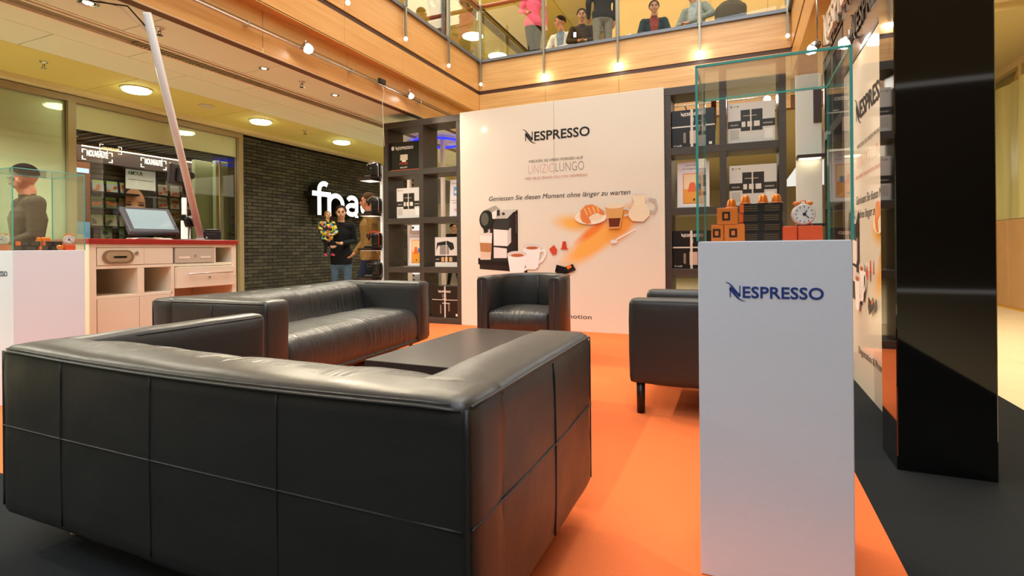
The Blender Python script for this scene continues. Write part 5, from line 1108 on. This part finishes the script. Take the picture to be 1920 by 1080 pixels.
    if hem: S_(V['pel']+Vector((0, 0, .02)), V['pel']-Vector((0, 0, hem)), .168, .175, 1, .78, X)
    # head
    yaw, pit = head_turn; hm = Matrix.Translation(V['hd']) @ Matrix.Rotation(yaw, 4, 'Z') @ Matrix.Rotation(pit, 4, 'X')
    h0 = len(mb.v)
    def HS_(a, b, ra, rb, flat=1., side=None): S_(a, b, ra, rb, 0, flat, side)
    HS_((0, .018, .025), (0, .005, .045), .088, .085); HS_((0, -.02, .0), (0, -.03, -.05), .068, .052); HS_((0, -.045, -.07), (0, -.055, -.085), .036, .028)
    HS_((0, -.085, .005), (0, -.108, -.028), .010, .014); HS_((-.03, -.082, .022), (.03, -.082, .022), .014, .014)
    HS_((-.018, -.088, -.055), (.018, -.088, -.055), .010, .010); HS_((.0, .0, -.04), (0, .005, -.12), .054, .052)
    for sx_ in (-1, 1): HS_((sx_*.083, .005, .015), (sx_*.080, .008, -.02), .013, .010, .5, (0, 1, 0)); HS_((sx_*.045, -.055, -.02), (sx_*.035, -.06, -.05), .03, .025)
    for i in range(h0, len(mb.v)): mb.v[i] = tuple(hm @ Vector(mb.v[i]))
    hsegs = [x for x in segs[-13:]]
    for i in range(len(segs)-11, len(segs)): a, b, r, m = segs[i]; segs[i] = (hm @ a, hm @ b, r, m)
    me = bpy.data.meshes.new('body'); me.from_pydata(mb.v, [], mb.f); o = bpy.data.objects.new('body', me); COL.objects.link(o)
    rm = o.modifiers.new('r', 'REMESH'); rm.mode = 'VOXEL'; rm.voxel_size = voxel; rm.use_smooth_shade = True
    sm = o.modifiers.new('s', 'SMOOTH'); sm.iterations = 2; sm.factor = .4
    dg = bpy.context.evaluated_depsgraph_get(); nm = bpy.data.meshes.new_from_object(o.evaluated_get(dg)); bpy.data.objects.remove(o)
    n = len(nm.polygons); cs = np.empty(n*3); nm.polygons.foreach_get('center', cs); cs = cs.reshape(-1, 3)
    best = np.full(n, 1e9); mi = np.zeros(n, int)
    for a, b, r, m in segs:
        a = np.array(a); ab = np.array(b)-a; q = np.clip(((cs-a) @ ab)/max(ab @ ab, 1e-9), 0, 1); dist = np.linalg.norm(cs-(a+q[:, None]*ab), axis=1)-r
        u = dist < best; best[u] = dist[u]; mi[u] = m
    # clean jacket hem: everything above the belt belongs to the top
    mi[(mi == 2) & (cs[:, 2] > V['pel'].z-.02-(hem or 0)) & (np.hypot(cs[:, 0], cs[:, 1]-V['pel'].y) < .24) & (pose != 'sit' or True)] = 1 if pose != 'sit' else 1
    if pose != 'sit':
        cut = V['pel'].z-.05-(hem or 0); tz = ((mi == 1) | (mi == 2)) & (np.abs(cs[:, 0]) < .198) & (cs[:, 2] < V['wai'].z) & (cs[:, 1]-V['pel'].y > -.17)
        mi[tz & (cs[:, 2] > cut)] = 1; mi[tz & (cs[:, 2] <= cut)] = 2
    if pose == 'sit': mi[(mi == 1) & (cs[:, 1] < -.2) & (cs[:, 2] < V['pel'].z+.04) & (np.abs(cs[:, 0]) > .02) & (cs[:, 1] > -.5) & (np.abs(cs[:, 2]-.55) < .05)] = 2
    if top2:  # open front showing inner shirt
        mi[(mi == 1) & (np.abs(cs[:, 0]) < .05+.10*(cs[:, 2]-V['wai'].z)) & (cs[:, 1] < V['che'].y-.07) & (cs[:, 2] > V['wai'].z-.05) & (cs[:, 1] > -.25)] = 4
    nm.materials.clear()
    def cloth(c): return M(c, .85, bump=.35, bscale=22, var=.12, spec=.2)
    mats = [M(skin, .5, bscale=30), patt or cloth(top), cloth(bottom), M(shoe, .5), cloth(top2 or top)]
    for m in mats: nm.materials.append(m)
    nm.polygons.foreach_set('material_index', mi.astype('int32'))
    for v in nm.vertices: v.co *= s
    nm.name = 'body'; link('body', nm, t)
    # hair cap
    if hair:
        hb_ = MB(); nn = 18; rings = []
        for i in range(1, 12):
            th = PI*.58*i/11; rg = []
            for kx in range(nn*2):
                ph = 2*PI*kx/(nn*2); front = max(0, -math.sin(ph)); lim = PI*(.58-.29*front**2+(.12 if hair_long and front < .2 else 0)); th2 = th/(PI*.58)*lim
                rg.append(hm @ Vector((.095*math.sin(th2)*math.cos(ph), .012+.105*math.sin(th2)*math.sin(ph), .032+.102*math.cos(th2))))
            rings.append([p*s for p in rg])
        hb_.ring_loft(rings, True); 
        if hair_long:
            for x in (-.05, 0, .05): tapered(hb_, (hm @ Vector((x, .07, .0)))*s, (hm @ Vector((x*1.1, .09, -.2)))*s, .05*s, .03*s)
        hb_.build('hair', M(hair, .9, bump=.6, bscale=90, var=.25, spec=.15), t)
    if cap:
        cb = MB(); cb.lathe([(.104, .035), (.106, .06), (.09, .11), (.05, .135), (.01, .142)], (0, .008, 0), 22); cb.xf(Matrix.Scale(s, 4) @ hm); cb.build('cap', M(cap, .8), t)
        cb = MB().bbox(-.07, .07, -.18, -.09, .035, .045, .004); cb.xf(Matrix.Scale(s, 4) @ hm); cb.build('cap_brim', M(cap, .8), t, fix=False)
    for sx_ in (-1, 1):
        e = MB().ell((sx_*.032, -.088, .003), (.011, .007, .007), 6); e.xf(Matrix.Scale(s, 4) @ hm); e.build('eye', M('#241a16', .3), t)
        e = MB().tube([(sx_*.018, -.099, .021), (sx_*.034, -.098, .026), (sx_*.050, -.088, .020)], .004, 6); e.xf(Matrix.Scale(s, 4) @ hm); e.build('eyebrow', M(hair or '#3a2a1c', .8), t)
        if glasses: e = MB().tube([(sx_*.034+.02*math.cos(a), -.106, .003+.015*math.sin(a)) for a in np.linspace(0, 2*PI, 14)], .002, 6); e.xf(Matrix.Scale(s, 4) @ hm); e.build('glasses_rim', BLK, t)
    e = MB().tube([(-.022, -.094, -.055), (0, -.101, -.053), (.022, -.094, -.055)], .0045, 6); e.xf(Matrix.Scale(s, 4) @ hm); e.build('mouth', M('#9a5a4c', .5), t)
    return t
def face_cam(x, y): return math.atan2(-x, y) if False else math.atan2(0-x, y)
# man with child
p = at_z(640, 469, 8.8); rzA = face_cam(p.x, p.y)
person('man in black coat carrying a child before the brick wall', (p.x, p.y, 0), rzA, 1.74, 'stand', '#15171a', '#4a6078', '#c79a80', '#2a1d16', hem=.14,
       J=dict(elR=(-.25, -.05, 1.16), wrR=(-.16, -.25, 1.08), elL=(.22, .02, 1.15), wrL=(.02, -.22, 1.12), anL=(.10, -.10, .085), toL=(.11, -.27, .035), anR=(-.09, .16, .10), toR=(-.09, .0, .04), knR=(-.10, .02, .5)), voxel=.010)
cp = bpy.data.materials.new('child_snowsuit'); cp.use_nodes = True; nt, N, L, p_ = nodes(cp); tc = N.new('ShaderNodeTexCoord')
vo = N.new('ShaderNodeTexVoronoi'); vo.inputs['Scale'].default_value = 26; L.new(tc.outputs['Object'], vo.inputs[0]); cr = N.new('ShaderNodeValToRGB'); cr.color_ramp.interpolation = 'CONSTANT'
sp = N.new('ShaderNodeSeparateColor'); L.new(vo.outputs['Color'], sp.inputs[0]); L.new(sp.outputs[0], cr.inputs[0]); el = cr.color_ramp.elements
for i, c in enumerate(['#15181c', '#a8b02c', '#1c2430', '#c8572c', '#5fa0b0', '#d8c83a']):
    e = el[i] if i < 2 else el.new(i/6); e.position = i/6; e.color = lin(c)
L.new(cr.outputs[0], p_.inputs['Base Color']); p_.inputs['Roughness'].default_value = .8
cc_ = Matrix.Rotation(rzA, 3, 'Z') @ Vector((-.215, -.22, 0))
person('child in a colourful patterned jacket held on the arm of the man', (p.x+cc_.x, p.y+cc_.y, .90), rzA+.35, .92, 'sit', '#15181c', '#1c1c22', '#d0a080', '#8a6a3c', '#c04a6a', voxel=.010, thick=1.3, patt=cp,
       J=dict(hd=(0, -.04, 1.27), nt=(0, -.03, 1.14), knL=(.10, -.16, .40), knR=(-.10, -.16, .40), anL=(.10, -.10, .10), anR=(-.10, -.10, .10), toL=(.12, -.22, .04), toR=(-.12, -.22, .04)))
# brown jacket man
p = at_z(693, 469, 8.0); person('man in tan brown jacket walking behind the machine shelves', (p.x, p.y, 0), math.radians(-42), 1.86, 'stand', '#8a6a3c', '#1c2436', '#c98468', '#4a3222', thick=1.25, hem=.1,
       J=dict(anL=(.10, -.20, .09), toL=(.11, -.37, .05), anR=(-.10, .22, .11), toR=(-.10, .06, .04), knL=(.1, -.14, .5), wrL=(.23, .10, .90), wrR=(-.22, -.16, .92)))
# left man behind far-left glass case
p = at_z(52, 474, 4.75); person('dark haired man in olive brown jacket behind the far-left glass case', (p.x, p.y, 0), math.radians(-8), 1.79, 'stand', '#4c4232', '#22242c', '#b87a5c', '#1c1410', thick=1.15, hem=.08, head_turn=(0, .25),
       J=dict(wrL=(.15, -.28, 1.0), elL=(.24, -.02, 1.12)))
# dark figure seen through shelving
p = at_z(850, 466, 13.5); person('dark clothed woman in brown ankle boots beyond the left shelving unit', (p.x, p.y, 0), math.radians(60), 1.66, 'stand', '#15120f', '#1a1714', '#c08a6a', '#2a1a12', '#7a4a2c', female=True, hem=.2,
       J=dict(wrL=(.16, -.26, 1.05), anL=(.1, -.16, .09), toL=(.1, -.31, .04), anR=(-.08, .14, .1), toR=(-.08, -.02, .04)))
# upstairs
UZ = 4.10
def up(px, Y): return at_y(px, 40, Y).x
person('woman in pink top and dark leggings standing upstairs at the glass', (up(1000, 8.7), 8.7, UZ), math.radians(35), 1.66, 'stand', '#e0607a', '#26221c', '#c99074', '#2a1c14', female=True, hair_long=True, hem=.03,
       J=dict(elR=(-.23, .02, 1.16), wrR=(-.17, -.20, 1.05), anL=(.05, .0, .085), toL=(.06, -.16, .035), anR=(-.05, .02, .085), toR=(-.06, -.14, .035), knL=(.06, -.02, .5), knR=(-.06, -.02, .5)), voxel=.010)
ys = 9.85
person('seated woman in grey partly hidden behind the pink woman post', (up(1030, 10.7), 10.7, UZ), .3, 1.66, 'sit', '#8a8a84', '#3a4a66', '#c48a6c', '#4a2e20', female=True, hair_long=True, head_turn=(.2, .3))
person('seated young man with white hooded vest looking to the left', (up(1053, ys), ys, UZ), -.1, 1.85, 'sit', '#d8d4cc', '#2a3a5c', '#b8805e', '#1c1210', top2='#7a8ca0', head_turn=(-.9, 0))
person('seated young man in brown sweater holding a phone', (up(1091, 9.55), 9.55, UZ), .25, 1.74, 'sit', '#3c3020', '#3a4a5c', '#bb8462', '#1c1410', head_turn=(.0, .12), thick=1.1)
t = thing('mobile_phone', 'small phone in the hands of the man in brown sweater', 'phone', (up(1089, ys)+.07, 9.2, UZ+.72)); MB().bbox(-.03, .03, -.005, .005, 0, .11, .003).build('body', BLK, t, fix=False); B(-.026, .026, -.006, -.005, .01, .10, 'screen', M('#dfe8ff', .3, emit=1), t)
person('seated man with blue cap behind the standing man', (up(1118, 10.45), 10.45, UZ), .45, 1.70, 'sit', '#2c261e', '#2a2a30', '#b8805e', '#2a1a12', cap='#5a6a84', head_turn=(.3, .2))
person('standing man in black jacket and grey jeans upstairs', (up(1130, 9.0), 9.0, UZ), math.radians(-150), 1.78, 'stand', '#1f1d1b', '#77756c', '#c08a6a', '#1c1410', hem=.05, thick=1.1, J=dict(anL=(.09, .10, .085), toL=(.1, -.05, .035), wrL=(.18, -.25, 1.0), elL=(.24, -.02, 1.13)))
person('seated man with glasses and dark teal jacket upstairs', (up(1226, ys), ys, UZ), .2, 1.78, 'sit', '#1c3438', '#3c5478', '#c08c70', '#2a1e18', top2='#8c3c34', thick=1.25, glasses=True)
person('seated man in grey cardigan leaning forward at the right upstairs', (up(1303, 9.6), 9.6, UZ), -.45, 1.78, 'sit', '#8a948e', '#34508a', '#c08c70', '#4a3a2a', top2='#a8b4b8', thick=1.15, J=dict(elL=(.33, -.02, .82)), head_turn=(-.5, .1))
p = at_x(822, 20, -4.5); person('person in dark jacket and maroon trousers behind the left gallery glass', (-4.52, p.y, UZ), math.radians(80), 1.74, 'stand', '#23262a', '#5a2c2c', '#c08a6a', '#1c1410', hem=.1)
GR = {'game_case': 'game cases on the shop shelves', 'wall_shelf': 'thin black shelves in the shop', 'spotlight': 'spotlights on rails', 'balustrade_post': 'steel balustrade posts', 'glass_balustrade': 'gallery glass balustrades',
      'downlight': 'small recessed downlights', 'sprinkler': 'ceiling sprinklers', 'shelving_unit': 'tall black shelving units', 'leather_sofa': 'black leather sofas', 'display_pedestal': 'white display pedestals', 'glass_case': 'glass cases on pedestals',
      'capsule_carton': 'capsule cartons in the glass cases', 'capsule_sleeve': 'black capsule sleeves', 'coffee_capsule': 'orange coffee capsules', 'alarm_clock': 'alarm clocks in the glass cases', 'product_carton': 'coffee machine cartons in the shelving',
      'table_sign': 'framed notices in the shelving', 'coffee_machine': 'coffee machines on the display shelves', 'stool': 'stools upstairs', 'track_rail': 'lighting rails', 'orange_pennant': 'orange banner strips', 'white_post': 'slim posts behind the shelving', 'partition_screen': 'screens in the shop window', 'person': 'people around the atrium'}
for o in list(COL.objects):
    if o.parent is None and 'category' in o and 'group' not in o:
        k_ = o.name.split('.')[0]
        if k_ in GR: o['group'] = GR[k_]
for o in list(COL.objects):
    if o.type == 'MESH' and o.parent is None and 'kind' not in o and 'label' not in o: print('UNTAGGED', o.name)
print('objects', len(COL.objects))
